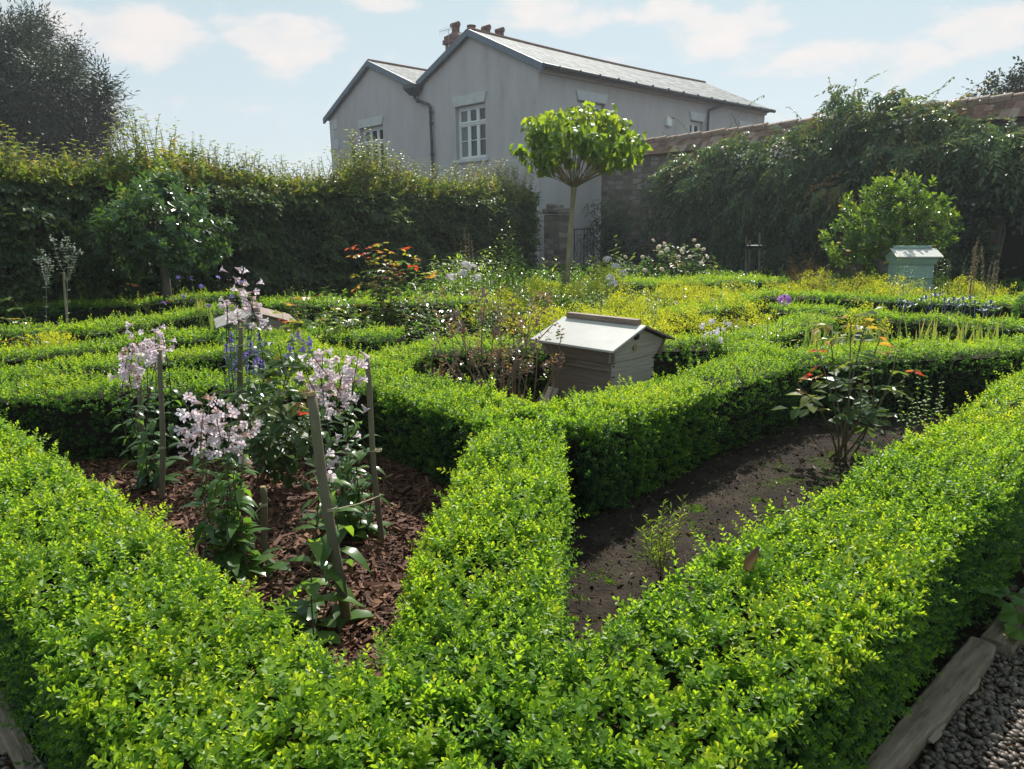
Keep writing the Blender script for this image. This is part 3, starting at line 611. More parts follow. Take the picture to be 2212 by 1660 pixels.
# gutters and pipes
mb=MB(); X=np.linspace(-.15,LX+.15,20); mb.tube(np.stack([X,np.full(20,-.36),np.full(20,6.03)-.04*np.sin(np.pi*X/LX)],1),.068,10); 
for x in np.arange(.5,LX,.95): mb.box((x,-.37,6.015),(.03,.145,.12))
hp('gutter',mb,M['lead'])
mb=MB(); mb.tube([(9.95,-.36,6.0),(9.95,-.34,5.86),(9.4,-.10,5.68),(9.38,-.09,5.5),(9.36,-.09,0)],.048,10); hp('downpipe',mb,M['lead'])
mb=MB(); mb.hexa([(-.07,6.0,5.98),(-.30,6.0,5.98),(-.30,6.2,5.98),(-.07,6.2,5.98)],[(-.02,5.80,6.2),(-.42,5.80,6.2),(-.42,6.42,6.2),(-.02,6.42,6.2)]); mb.box((-.22,6.11,6.27),(.42,.64,.15)); hp('rain_hopper',mb,M['lead'],bv=.01)
mb=MB(); mb.tube([(-.16,6.1,6.05),(-.15,6.1,5.9),(-.13,6.0,5.82),(-.11,5.36,5.60),(-.10,5.27,5.5),(-.10,5.25,3.6),(-.10,5.24,0)],.052,10); 
for z in (5.35,4.95,3.9,2.6): mb.tube([(-.10,5.25,z-.035),(-.10,5.25,z+.035)],.075,10)
mb.tube([(-.13,5.98,5.80),(-.125,5.9,5.79)],.075,10); hp('downpipe',mb,M['lead'])
# windows, lintels, sills
def barf(mb,side,a0,a1,z0,z1,o0,o1):
    a=(a0+a1)/2; z=(z0+z1)/2; o=(o0+o1)/2
    if side=='g': mb.box((o,a,z),(abs(o1-o0),abs(a1-a0),z1-z0))
    else: mb.box((a,o,z),(abs(a1-a0),abs(o1-o0),z1-z0))
def window(side,a0,a1,z0,z1,lights=3,transom=.27,bars=True,cur=True):
    mb=MB(); o0,o1=.14,.20; w=.065
    a0+=.004;a1-=.004;z0+=.004;z1-=.004
    barf(mb,side,a0,a0+w,z0,z1,o0,o1); barf(mb,side,a1-w,a1,z0,z1,o0,o1)
    barf(mb,side,a0+w,a1-w,z0,z0+w,o0+.002,o1); barf(mb,side,a0+w,a1-w,z1-w*1.6,z1,o0+.002,o1)
    zt=z1-w*1.6-(z1-z0)*transom; 
    if transom: barf(mb,side,a0+w,a1-w,zt-.05,zt+.05,o0-.012,o1); barf(mb,side,a0+w,a1-w,zt+.02,zt+.05,o0-.035,o0-.014)
    W=(a1-a0-2*w)/lights
    for k in range(1,lights): barf(mb,side,a0+w+W*k-.045,a0+w+W*k+.045,z0+w,z1-w*1.6,o0+.006,o1)
    for k in range(lights):
        b0=a0+w+W*k+(.045 if k else 0); b1=a0+w+W*(k+1)-(.045 if k<lights-1 else 0)
        for (q0,q1) in (((z0+w),(zt-.05)),((zt+.05),(z1-w*1.6))) if transom else (((z0+w),(z1-w*1.6)),):
            s=.035
            barf(mb,side,b0,b0+s,q0,q1,o0+.012,o1); barf(mb,side,b1-s,b1,q0,q1,o0+.012,o1); barf(mb,side,b0+s,b1-s,q0,q0+s,o0+.014,o1); barf(mb,side,b0+s,b1-s,q1-s,q1,o0+.014,o1)
        if bars and transom: zm=(z0+w+zt)/2; barf(mb,side,b0+.035,b1-.035,zm-.014,zm+.014,o0+.018,o1)
    fr=hp('window',mb,M['whitepaint'],bv=.004)
    mb=MB(); f=(lambda a,z,o:(o,a,z)) if side=='g' else (lambda a,z,o:(a,o,z))
    mb.poly([f(a0+.02,z0+.02,.192),f(a1-.02,z0+.02,.192),f(a1-.02,z1-.02,.192),f(a0+.02,z1-.02,.192)]); hp('pane',mb,M['glass'],fr)
    if cur:
        mb=MB(); aw=(a1-a0)*.3; A=(a1-aw,a1-.06) 
        mb.poly([f(A[0]+.04,z0+.07,.187),f(A[1],z0+.07,.187),f(A[1],z1-.10,.187),f(A[0]+.04,z1-.10,.187)]); hp('curtain',mb,M['curtain'],fr)
def lintel(side,a0,a1,z0,h,fl=.11):
    P=[(a0,z0),(a1,z0),(a1+fl,z0+h),(a0-fl,z0+h)]
    mb=MB(); 
    if side=='g': mb.prism([(-.06,a,z) for a,z in P],(.10,0,0))
    else: mb.prism([(a,-.06,z) for a,z in P],(0,.10,0))
    hp('lintel',mb,M['stonetrim'],bv=.006)
def sill(side,a0,a1,z):
    mb=MB()
    if side=='g': mb.box((.04,(a0+a1)/2,z-.055),(.24,a1-a0+.24,.11))
    else: mb.box(((a0+a1)/2,.04,z-.055),(a1-a0+.24,.24,.11))
    hp('sill',mb,M['stonetrim'],bv=.006)
for w_ in WG: window('g',*w_); lintel('g',w_[0],w_[1],w_[3]+.003,.31); sill('g',w_[0],w_[1],w_[2])
window('r',*WR[0]); lintel('r',WR[0][0],WR[0][1],5.293,.30); sill('r',WR[0][0],WR[0][1],3.6)
for w_ in WR[1:]: window('r',*w_,lights=2,transom=0,cur=False); lintel('r',w_[0],w_[1],w_[3]+.003,.30); sill('r',w_[0],w_[1],w_[2])
z=5.80
for k in range(12):
    h=.40; w=.62 if k%2==0 else .34; 
    mb=MB(); mb.box((-.012,12.43-w/2,z-h/2),(.035,w,h-.008)); hp('quoin',mb,M['stonetrim'],bv=.004); z-=h
mb=MB(); mb.box((6.77,-.06,5.055),(.30,.12,.33)); mb.box((6.77,-.075,4.875),(.26,.10,.03)); hp('alarm_box',mb,M['whitepaint'],bv=.02)
# chimney
ch=MB(); ch.box((2.6,5.68,7.1),(2.8,.52,1.5)); 
c=hp('chimney',ch,M['chimbrick'])
mb=MB(); mb.box((2.6,5.68,7.92),(2.94,.66,.15)); mb.box((2.6,5.68,8.06),(2.86,.58,.13)); 
mb.hexa([(1.2,5.42,8.125),(4.0,5.42,8.125),(4.0,5.94,8.125),(1.2,5.94,8.125)],[(1.4,5.55,8.27),(3.8,5.55,8.27),(3.8,5.81,8.27),(1.4,5.81,8.27)]); hp('cap',mb,M['chimbrick'],c)
for k,x in enumerate((1.5,2.25,3.0,3.7)):
    mb=MB(); tp=(8.52,8.62,8.66,8.68)[k]
    r=[(.21,8.05),(.18,8.16),(.14,8.24),(.16,8.26),(.14,8.28),(.145,tp-.06),(.17,tp-.05),(.17,tp)]
    mb.tube([(x,5.68,z) for _,z in r],[a for a,_ in r],14); 
    if k in (0,2,3): mb.tube([(x-.02,5.48,tp-.0),(x-.02,5.88,tp-.0)],.09,10)
    hp('chimney_pot',mb,M['terracotta'],c)
mb=MB(); mb.tube([(1.18,5.7,7.7),(1.18,5.7,8.36)],.012,6); mb.tube([(1.16,5.45,8.3),(1.16,6.2,8.34)],.010,6)
for k in range(8): y=5.5+.1*k; mb.tube([(1.16,y,8.22),(1.16,y,8.42)],.006,4)
hp('aerial',mb,M['whitepaint'])

# ================================================================== garden wall
WA=math.atan2(-.777,.63); W0=np.array([3.04,24.5])
gw=thing('garden_wall','tall rubble stone garden wall with a clay tile coping, half hidden by climbers','wall',(*W0,0),WA)
wp=lambda n,mb,m,par=None,bv=0: (lambda o:(bevel(o,bv,1) if bv else o))(mb.build(n,m,par or gw,local=True))
WL=16.5; D0,D1,DZ=11.58,12.75,2.16
mb=MB()
for a0,a1,z0,z1 in ((0,D0,-.2,3.5),(D0,D1,DZ,3.5),(D1,WL,-.2,3.5)):
    mb.box(((a0+a1)/2,.22,(z0+z1)/2),(a1-a0,.44,z1-z0))
wp('wall',mb,M['rubble'])
mb=MB(); mb.box((D0-.17,-.004,1.05),(.34,.05,2.3)); wp('brick_jamb',mb,M['brick'],bv=.004)
mb=MB(); mb.box((D0+.055,.1,DZ/2-.1),(.11,.14,DZ+.2)); mb.box((D1-.055,.1,DZ/2-.1),(.11,.14,DZ+.2)); mb.box(((D0+D1)/2,.1,DZ-.06),(D1-D0-.22,.138,.12)); fr=wp('door_frame',mb,M['greywood'],bv=.006)
mb=MB(); mb.box(((D0+D1)/2,.36,DZ/2-.1),(D1-D0,.05,DZ+.2)); wp('dark_opening',mb,M['doorway_shade'])  # dark sheet standing for the unlit space behind the open doorway
mb=MB(); rg=R_(31); cp=MB()
for c_ in range(3):
    y0=-.20+.15*c_; z0=3.46+.14*c_; x=-.05
    while x<WL:
        w=rg.uniform(.16,.19); lift=rg.uniform(0,.012); sl=math.atan2(.16,.15)+rg.normal()*.04
        mb.box((x+w/2,y0+.10,z0+.10+lift),(w-.006,.27,.018),rotm('X',sl)@rotm('Y',rg.normal()*.03),rg.uniform(0,1)); x+=w
    x=-.05
cp.prism([(0,-.06,3.5),(0,.25,3.86),(0,.56,3.5)],(WL,0,0))
wp('coping_bed',cp,M['rubble'])
for c_ in range(3):
    y0=.64-.15*c_; z0=3.46+.14*c_; x=-.05
    while x<WL:
        w=.175; mb.box((x+w/2,y0-.10,z0+.10),(w-.006,.27,.018),rotm('X',-math.atan2(.16,.15)),rg.uniform(0,1)); x+=w
x=-.1
while x<WL:
    l=rg.uniform(.40,.46); dz=rg.normal()*.010; mb.tube([(x,.25,3.90+dz),(x+l-.012,.25,3.915+dz)],[.10,.11],10,rg.uniform(.75,1)); x+=l
wp('coping_tiles',mb,M['tile'])
# pier and gate
pr=thing('stone_pier','short weathered stone gate pier standing just left of the lollipop tree stem','pier',(*PD(1203,560,21.6)[:2],0),-.75)
mb=MB(); mb.box((0,0,.8),(.62,.5,1.8)); pr_b=mb.build('shaft',M['rubble'],pr,local=True); bevel(pr_b,.03)
mb=MB(); mb.box((0,0,1.80),(.72,.6,.16)); mb.box((-.1,.02,1.93),(.42,.4,.14),rotm('Z',.2)@rotm('Y',.12)); o=mb.build('cap',M['rubble'],pr,local=True); bevel(o,.05)
g0=PD(1240,500,21.8)[:2]; g1=PD(1283,500,22.4)[:2]; gl=np.linalg.norm(g1-g0)
gt=thing('iron_gate','black wrought iron gate with scrolls, seen behind the lollipop tree stem','gate',(*g0,0),math.atan2(*(g1-g0)[::-1]))
mb=MB()
for x in (0.02,gl*.5,gl-.02): mb.tube([(x,0,.08),(x,0,1.28)],.018,6)
mb.tube([(0,0,1.27),(gl,0,1.27)],.02,6); mb.tube([(0,0,.15),(gl,0,.15)],.018,6); mb.build('frame',M['iron'],gt,local=True)
mb=MB()
for h0 in (0,gl*.5):
    g=gl*.5
    for q in (.33,.67): mb.tube([(h0+g*q,0,.15),(h0+g*q,0,1.27)],.008,5)
    for s in (-1,1):
        mb.tube([(h0+g/2+s*.01,0,.3),(h0+g/2+s*g*.42,0,.75),(h0+g/2,0,1.0)],.008,5)
        a=np.linspace(0,5,14); mb.tube(np.stack([h0+g/2+s*(.07-.05*np.cos(a)*(1-a/7)),0*a,1.08+.05*np.sin(a)*(1-a/7)],1),.007,4)
mb.build('scrollwork',M['iron'],gt,local=True)

# ================================================================== tall hornbeam hedge
lh=leaf6(.098,.064,.25,.5,.4,.75,.75)
HORN=[spray(lh,6,.034,100+i,.95,.35) for i in range(4)]
SHOOT=[spray(lh,9,.045,110+i,.8,.15,s_=.85) for i in range(3)]
rg=R_(41); hA=np.array([-9.4,5.7]); hB=np.array([.62,20.5]); ht=(hB-hA)/np.linalg.norm(hB-hA); hn=np.array([ht[1],-ht[0]]); HL=np.linalg.norm(hB-hA)
th=thing('tall_hedge','tall leafy hornbeam hedge with wispy top, spanning the left half of the garden','hedge',(*((hA+hB)/2),0))
mb=MB(); n=9500
s=rg.random(n)**.9*HL; z=rg.uniform(.0,2.15,n); 
bul=.12*np.sin(s*1.7)+.13*(vnoise(s,z*1.6,42,1.9)-.5)*2+.05*np.sin(z*9+s)
dp=rg.normal(0,.06,n)+bul-.06*(z/2.3)
P=np.stack([*(hA[:,None]+ht[:,None]*s+hn[:,None]*dp),z],1)
d=np.stack([*(hn[:,None]*rg.uniform(.3,1,n)+ht[:,None]*rg.normal(0,.7,n)),rg.normal(-.35,.3,n)],1)
nn=np.stack([*(hn[:,None]*(.55+rg.normal(0,.3,n))+ht[:,None]*rg.normal(0,.3,n)),np.full(n,.8)],1)
def putsprays(mb,TT,P,d,nn,sc,t,rg):
    k=rg.integers(0,len(TT),len(P)); Mx=framesN(d,nrm(nn))
    for j in range(len(TT)): q=k==j; mb.inst(TT[j],P[q],Mx[q],(sc*np.ones(len(P)))[q],(t*np.ones(len(P)))[q])
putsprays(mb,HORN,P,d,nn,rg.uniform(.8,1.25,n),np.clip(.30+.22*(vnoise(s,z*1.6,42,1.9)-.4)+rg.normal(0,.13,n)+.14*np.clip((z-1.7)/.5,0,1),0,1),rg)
# right hand end face
n=900; v=rg.uniform(-1.1,.05,n); z=rg.uniform(0,2.35,n); P=np.stack([*(hB[:,None]+hn[:,None]*v+ht[:,None]*rg.normal(.05,.12,n)),z],1)
d=np.stack([*(ht[:,None]*rg.uniform(.3,1,n)+hn[:,None]*rg.normal(0,.5,n)),rg.normal(-.2,.3,n)],1); putsprays(mb,HORN,P,d,np.tile([.3,0,1.],(n,1)),rg.uniform(.8,1.2,n),np.clip(.42+rg.normal(0,.13,n),0,1),rg)
# top growth
def topz(px): return np.interp(px,[-400,0,60,120,200,260,330,400,460,560,640,720,770,800,850,930,1000,1080,1140,1300],[300,285,330,345,330,290,262,300,335,355,372,375,305,310,352,378,380,372,385,420])
n=6800; s=rg.random(n)**.9*HL; v=rg.uniform(-1.1,.08,n); B=np.stack([*(hA[:,None]+ht[:,None]*s+hn[:,None]*v),np.full(n,2.2)],1)
vv=B-CAM; px=1106+FOC*(vv@rt)/(vv@fw); D=B[:,1]
zt=np.array([PD(p,topz(p),q)[2] if q>1 else 2.6 for p,q in zip(px,D)]); zt=np.clip(zt,2.3,3.4)
lump=.75+.25*np.sin(s*3.7)*np.sin(s*1.3+1)
hgt=(zt-2.15)*np.clip(rg.beta(1.0,2.3,n)*1.15,0,1)*lump
B[:,2]=2.02+hgt; d=np.stack([rg.normal(0,.45,n),rg.normal(0,.45,n),rg.uniform(.1,1,n)],1)
nn=np.stack([rg.normal(0,.5,n),rg.normal(-.3,.5,n),np.full(n,.8)],1)
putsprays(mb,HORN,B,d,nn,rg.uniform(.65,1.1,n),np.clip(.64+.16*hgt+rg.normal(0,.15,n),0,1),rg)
# whips
st=MB(); n=900; s=rg.random(n)**.9*HL; v=rg.uniform(-.9,.05,n); B=np.stack([*(hA[:,None]+ht[:,None]*s+hn[:,None]*v),np.full(n,2.2)],1); vv=B-CAM; px=1106+FOC*(vv@rt)/np.maximum(vv@fw,.1)
for b,p in zip(B,px):
    if not -150<p<1250 or b[1]<2: continue
    zt_=PD(p,topz(p)-rg.uniform(-22,34),b[1])[2]; zt_=min(max(zt_,2.45),3.6); L_=zt_-2.1; k=max(3,int(L_/.055)); tt=np.linspace(0,1,k); lean=rg.normal(0,.14,2)
    C=np.stack([b[0]+lean[0]*tt**1.5,b[1]+lean[1]*tt**1.5,2.1+L_*tt],1); st.tube(C[::max(1,k//5)],.0045,4)
    q=tt>.2; C=C[q]; m=len(C); a=rg.uniform(0,6.3)+np.arange(m)*math.pi+rg.normal(0,.5,m); d=np.stack([np.cos(a),np.sin(a),rg.uniform(-.1,.7,m)],1)
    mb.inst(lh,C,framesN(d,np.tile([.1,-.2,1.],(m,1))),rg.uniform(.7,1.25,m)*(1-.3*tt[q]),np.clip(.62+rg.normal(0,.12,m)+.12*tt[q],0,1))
mb.build('foliage',M['horn'],th); st.build('shoots',M['stem_b'],th)
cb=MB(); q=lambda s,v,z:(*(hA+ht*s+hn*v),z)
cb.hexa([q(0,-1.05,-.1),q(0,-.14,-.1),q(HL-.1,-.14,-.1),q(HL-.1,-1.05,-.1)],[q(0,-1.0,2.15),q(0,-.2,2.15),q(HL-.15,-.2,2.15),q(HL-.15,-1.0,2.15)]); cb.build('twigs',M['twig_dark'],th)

# ================================================================== trees
def limb(mb,a,b,r0,r1,rg,bend=.1,k=6,n=6,sag=0.):
    a=np.array(a,float);b=np.array(b,float); t=np.linspace(0,1,n)[:,None]; L=np.linalg.norm(b-a); o=rg.normal(size=3)*bend*L
    P=a+(b-a)*t+o*np.sin(np.pi*t)*.5; P[:,2]+=sag*L*(np.sin(np.pi*t)[:,0]); mb.tube(P,np.linspace(r0,r1,n),k); return P
def yew():
    rg=R_(51); D=33.; q=lambda px,py,dd=0:PD(px,py,D+dd); f=D/FOC
    T=[spray(leaf4(.16,.035,.5,.2),9,.055,120+i,.85,.5) for i in range(3)]
    root=thing('yew_tree','big dark evergreen tree rising behind the hedge at top left','tree',(*q(20,300)[:2],0)); mb=MB(); tr=MB()
    CL=[(30,140,55,60,200),(55,100,22,45,70),(84,96,20,45,80),(8,95,30,30,70),(-40,190,90,120,260),(50,230,80,70,260),(112,200,36,55,130),(156,165,13,50,80),(160,150,7,42,30),(150,270,42,55,120),(204,228,22,34,70),(224,212,9,32,36),(230,250,8,30,20),(186,300,34,40,80),(60,320,110,70,240),(120,345,70,50,130),(214,292,18,28,30)]
    base=q(15,420); base[2]=0; tr.tube([base,q(15,300),q(25,180),q(40,110)],[.55,.45,.3,.1],10)
    for cx,cy,rx,ry,n in CL:
        c=q(cx,cy,rg.normal()*1.2); n=int(n*3.2); u=nrm(rg.normal(size=(n,3)))*(rg.random((n,1))**.4); 
        lump=1+.22*np.sin(6*u[:,[0]]+4*u[:,[2]])
        P=c+u*lump*np.array([rx*f,rx*f*1.0,ry*f]); d=u+np.array([0,0,.35])+rg.normal(size=(n,3))*.35
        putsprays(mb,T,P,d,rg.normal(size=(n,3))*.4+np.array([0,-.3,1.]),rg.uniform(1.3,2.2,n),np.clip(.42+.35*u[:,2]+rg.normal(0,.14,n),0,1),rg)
        tr.tube([q(18,cy+50),(q(18,cy+20)+c)/2,c],[.14,.09,.03],6)
    mb.build('crown',M['yew'],root); tr.build('trunk',M['bark'],root)
yew()
def catalpa():
    rg=R_(52); D=12.8; f=D/FOC; fork=PD(1240,402,D); base=np.array([*gp(1226,662),0])
    root=thing('lollipop_tree','broad leaved standard tree with an umbrella crown in front of the house corner','tree',(*base[:2],0)); tr=MB(); br=MB(); lf=MB()
    P=np.array([base,PD(1225,610,D),PD(1229,540,D),PD(1235,460,D),fork]); tr.tube(P,[.052,.047,.043,.041,.052],12); 
    C=PD(1250,322,D); 
    TL=[leaf(.175,.135,((.12,.8),(.35,1.),(.65,.72)),.25,.9,.1),leaf(.165,.12,((.12,.7),(.35,1.),(.65,.65)),.35,1.2,.1)]
    tips=[]
    for k in range(64):
        az=k*2.39996; el=rg.uniform(-.42,1.5); rr=rg.uniform(.6,1.0)
        ax=1.30 if el>-.1 else 1.12
        t=C+np.array([math.cos(az)*math.cos(el)*ax*rr,math.sin(az)*math.cos(el)*ax*rr,math.sin(el)*.66*rr+.06])
        if rr<.7: t[2]+=.1
        m=fork+np.array([math.cos(az),math.sin(az),0])*.12*rg.uniform(.5,1.5)+np.array([0,0,.06])
        mid=m*.45+t*.55+np.array([math.cos(az),math.sin(az),0])*.10*math.cos(el)-np.array([0,0,.07])
        br.tube([fork-[0,0,.03],m,mid,t],[.010,.008,.006,.003],5); tips.append((t,mid,az,el))
    for t,mid,az,el in tips:
        n=rg.integers(26,36); u=rg.random(n)**.6; B=mid+(t-mid)*(.30+.76*u)[:,None]+rg.normal(size=(n,3))*np.array([.07,.07,.05])
        a=az+rg.normal(0,1.1,n); d=np.stack([np.cos(a),np.sin(a),rg.uniform(-.8,.3,n)],1); o=nrm(B-C)
        nn=o*.6+np.array([0,0,.8])+rg.normal(size=(n,3))*.45
        k=rg.integers(0,2,n); Mx=framesN(d,nn)
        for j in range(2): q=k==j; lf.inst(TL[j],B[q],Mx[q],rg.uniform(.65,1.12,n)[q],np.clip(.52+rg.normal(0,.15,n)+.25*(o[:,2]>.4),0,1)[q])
    lf.build('crown',M['cat'],root); br.build('branches',M['stem_b'],root); tr.build('trunk',M['bark_pale'],root,smooth=True)
    st=MB(); b=PD(1216,648,D-.1); st.tube([(b[0],b[1],0),PD(1217,585,D-.1)],.028,8)
    tag(st.build('tree_stake',M['stake']),'short wooden stake against the foot of the lollipop tree stem','stake')
catalpa()
lho=leaf6(.085,.042,.25,.35,.5,.8,.8)
def roundtree(name,label,D,base,trunk,clumps,T,mat,seed,sc,dens,tr0=.065,barkm='bark',fruit=None,outl=None,tbias=.45):
    rg=R_(seed); f=D/FOC; root=thing(name,label,'tree',(base[0],base[1],0)); mb=MB(); tr=MB(); br=MB()
    tr.tube(trunk,np.linspace(tr0,tr0*.7,len(trunk)),10); top=np.array(trunk[-1])
    allp=[]
    for cx,cy,rx,ry,n in clumps:
        c=PD(cx,cy,D+rg.normal()*.35*rx*f); n=int(n*dens); u=nrm(rg.normal(size=(n,3)))*(rg.random((n,1))**.45)
        P=c+u*np.array([rx*f,rx*f,ry*f]); d=nrm(P-top)*.7+u*.5+np.array([0,0,.45])+rg.normal(size=(n,3))*.4
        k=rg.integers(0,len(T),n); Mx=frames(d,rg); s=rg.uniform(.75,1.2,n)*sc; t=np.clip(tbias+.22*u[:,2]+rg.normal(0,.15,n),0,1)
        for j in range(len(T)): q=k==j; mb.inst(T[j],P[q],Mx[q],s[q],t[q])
        limb(br,top,c,tr0*.42,.012,rg,.12,6,5,.06)
        for i in rg.integers(0,n,min(n,16)): limb(br,c+(top-c)*rg.uniform(0,.4),P[i],.009,.003,rg,.15,4,4,-.08)
        allp.append(P)
    if outl:
        for (ax,ay),(bx,by) in outl:
            a=PD(ax,ay,D);b=PD(bx,by,D-.1); limb(br,a,b,.010,.006,rg,.12,5,6,-.15); n=5; mb.inst(T[0],b+rg.normal(size=(n,3))*.04,frames(np.tile((b-a)*.4+np.array([0,0,.8]),(n,1))+rg.normal(size=(n,3))*.4,rg),np.full(n,sc),np.full(n,tbias+.2))
    mb.build('crown',M[mat],root); tr.build('trunk',M[barkm],root,smooth=True); br.build('branches',M[barkm],root)
    if fruit:
        for px,py in fruit:
            fm=MB(); V,F,_=ico(2); fm.add(V*.042+PD(px,py,D-.55),F); fm.build('fruit',M['fruit'],root,smooth=True)
    return root
M['fruit']=solid('yellow_fruit',[(.3,(.40,.22,.03)),(.7,(.62,.40,.06))],6,.5,.3)
HOL=[whorl(lho,8,130+i,.3) for i in range(4)]
b=np.array([*gp(368,716),0]); D=float(b[1])
roundtree('holly_tree','dark glossy evergreen standard tree in front of the tall hedge at left',D,b,[b,PD(364,660,D),PD(358,600,D),PD(352,560,D),PD(350,500,D)],
 [(335,420,55,45,60),(300,450,60,45,70),(390,440,60,45,70),(345,390,45,35,50),(250,500,60,45,70),(330,500,80,55,110),(420,500,60,50,80),(215,540,40,30,38),(290,545,70,36,60),(400,545,70,34,60),(455,540,34,30,34),(330,470,110,70,120),(188,518,24,22,16),(478,495,20,18,12),(295,590,40,22,16),(245,575,36,22,16)],HOL,'holly',61,1.2,.66,.068,tbias=.46)
lba=leaf6(.088,.038,.2,.25,.55,.82,.8); BAY=[whorl(lba,9,140+i,.55) for i in range(4)]
D=12.3; b=PD(1950,640,D); b[2]=0
roundtree('round_shrub','yellow green round headed shrub with a few yellow fruits, above the pale green beehive',D,b,[b,PD(1945,610,D),PD(1935,570,D),PD(1930,530,D)],
 [(1910,430,45,35,60),(1950,420,50,35,60),(1980,455,55,40,70),(1870,470,50,35,60),(1930,480,80,50,120),(1850,510,45,35,50),(2010,500,42,38,50),(1900,530,70,40,90),(1980,535,60,35,70),(1815,550,30,22,22),(1860,560,45,25,40),(2035,470,22,22,16),(1950,505,95,60,120)],BAY,'bay',62,1.2,.6,.06,
 fruit=[(1812,525),(1833,542),(1913,568),(1919,561),(1954,590),(2018,530)],outl=[((1860,480),(1828,445)),((1925,440),(1906,410)),((2010,470),(2040,445)),((2020,510),(2055,472)),((1845,540),(1785,520)),((1860,570),(1808,560))],tbias=.50)
# trees beyond the wall
def fartree(label,D,clumps,seed):
    rg=R_(seed); f=D/FOC; c0=PD(clumps[0][0],clumps[0][1],D); root=thing('distant_tree',label,'tree',(c0[0],c0[1],0)); mb=MB(); tr=MB(); tr.tube([(c0[0],c0[1],0),c0],[.3,.1],8)
    T=[spray(leaf4(.16,.10,.3,.2),6,.08,150+i,.9,.3) for i in range(2)]
    for cx,cy,rx,ry,n in clumps:
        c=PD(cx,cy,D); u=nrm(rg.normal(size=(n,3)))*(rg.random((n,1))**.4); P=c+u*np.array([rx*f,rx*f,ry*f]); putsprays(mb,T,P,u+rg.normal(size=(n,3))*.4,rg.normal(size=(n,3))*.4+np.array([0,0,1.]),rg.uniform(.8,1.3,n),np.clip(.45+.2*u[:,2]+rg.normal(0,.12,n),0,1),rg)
    mb.build('crown',M['yew'],root); tr.build('trunk',M['bark'],root)
fartree('distant green tree showing above the tile coping at top right',26.,[(2195,205,38,32,240),(2240,190,40,45,200),(2140,208,24,20,90)],63)

# ================================================================== climbers on the wall
wx=np.array([.63,-.777]); wn=np.array([-.777,-.63])    # along the wall, towards the garden
def WP(t,o,z): return np.stack([W0[0]+wx[0]*t+wn[0]*o,W0[1]+wx[1]*t+wn[1]*o,z],-1)
lw=leaf6(.105,.044,.2,.6,.4,.75,.7)
WIS=[pinnate(lw,5,.055,160+i,1.1) for i in range(3)]
lc=leaf6(.075,.05,.25,.5,.4,.75,.75); IVY=[spray(lc,6,.045,170+i,.9,.4) for i in range(3)]
def climber(label,clumps,seed,T,whips=(),flowers=(),stems=(),sc=1.,tb=.42,fl=None):
    rg=R_(seed); t0=np.mean([c[0] for c in clumps]); root=thing('wall_climber',label,'climber',(*WP(np.array(t0),.2,np.array(0.))[:2],0),0,'climbers on the garden wall'); mb=MB(); sm=MB()
    for t,z,rx,rz,o,n in clumps:
        n=int(n*.75); ct=rg.normal()*.10+(.16 if o>.65 else 0); u=nrm(rg.normal(size=(n,3)))*(rg.random((n,1))**.4); q=WP(t+u[:,0]*rx,np.maximum(.04,o+u[:,1]*min(rx,.45)),np.maximum(.03,z+u[:,2]*rz))  # outermost clumps tinted lighter, as sprays that catch the light
        out=np.array([*wn,0]); d=out*rg.uniform(.2,1,(n,1))+rg.normal(size=(n,3))*.45+np.array([0,0,-.25]); nn=out*.4+np.array([0,0,.9])+rg.normal(size=(n,3))*.25
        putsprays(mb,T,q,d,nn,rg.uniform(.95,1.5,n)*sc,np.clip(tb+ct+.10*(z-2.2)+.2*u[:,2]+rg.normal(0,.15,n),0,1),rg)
        sm.tube(np.array([WP(t+rg.normal()*.2,.06,np.array(max(.0,z-1.6))),WP(t+rg.normal()*.1,.10,np.array(z-.5)),WP(t,o*.7,np.array(z))]).reshape(-1,3),[.022,.014,.006],5)
    for a,b in whips:
        a=np.array(a);b=np.array(b); m=max(4,int(np.linalg.norm(b-a)/.09)); k=np.linspace(0,1,m)[:,None]; C=a+(b-a)*k; C[:,2]+=.25*np.linalg.norm(b-a)*np.sin(np.pi*k[:,0])*.5; sm.tube(C,.005,4)
        d=rg.normal(size=(m,3))*.8+np.array([*wn*.2,-.5]); mb.inst(lc,C,framesN(d,np.tile([0,-.3,1.],(m,1))),rg.uniform(.6,1.1,m),np.clip(.7+rg.normal(0,.15,m),0,1))
    for s in stems: sm.tube(s[0],s[1],7)
    mb.build('foliage',M['climb'],root); sm.build('stems',M['bark'],root)
    if flowers:
        fm=MB(); F4=comb([(leaf4(.03,.022,.1,.1),outR(k*1.257,.5),(0,0,0),1,0) for k in range(5)])
        for t,z,rx,rz,o,n in flowers:
            u=rg.normal(size=(n,3))*.5; q=WP(t+u[:,0]*rx,o+np.abs(u[:,1])*.3,z+u[:,2]*rz); fm.inst(F4,q,frames(np.array([*wn,.6])+rg.normal(size=(n,3))*.4,rg),rg.uniform(.8,1.4,n),rg.uniform(.3,1,n))
        fm.build('flowers',M[fl or 'white_fl'],root)
    return root
def wt(px,py,o=.2):                      # wall coordinates seen at a pixel
    d=ray(px,py); n3=np.array([*wn,0]); p=np.array([*(W0+wn*o),0])-CAM; k=(p@n3)/(d@n3); q=CAM+d*k; return float((q[:2]-W0)@wx),float(q[2])
def cw(L,o=.3):
    R=[]
    for px,py,rx,ry,n,*oo in L:
        t,z=wt(px,py,oo[0] if oo else o); D=W0[1]+wx[1]*t; f=D/FOC; R.append((t,z,rx*f*1.15,ry*f,oo[0] if oo else o,n))
    return R
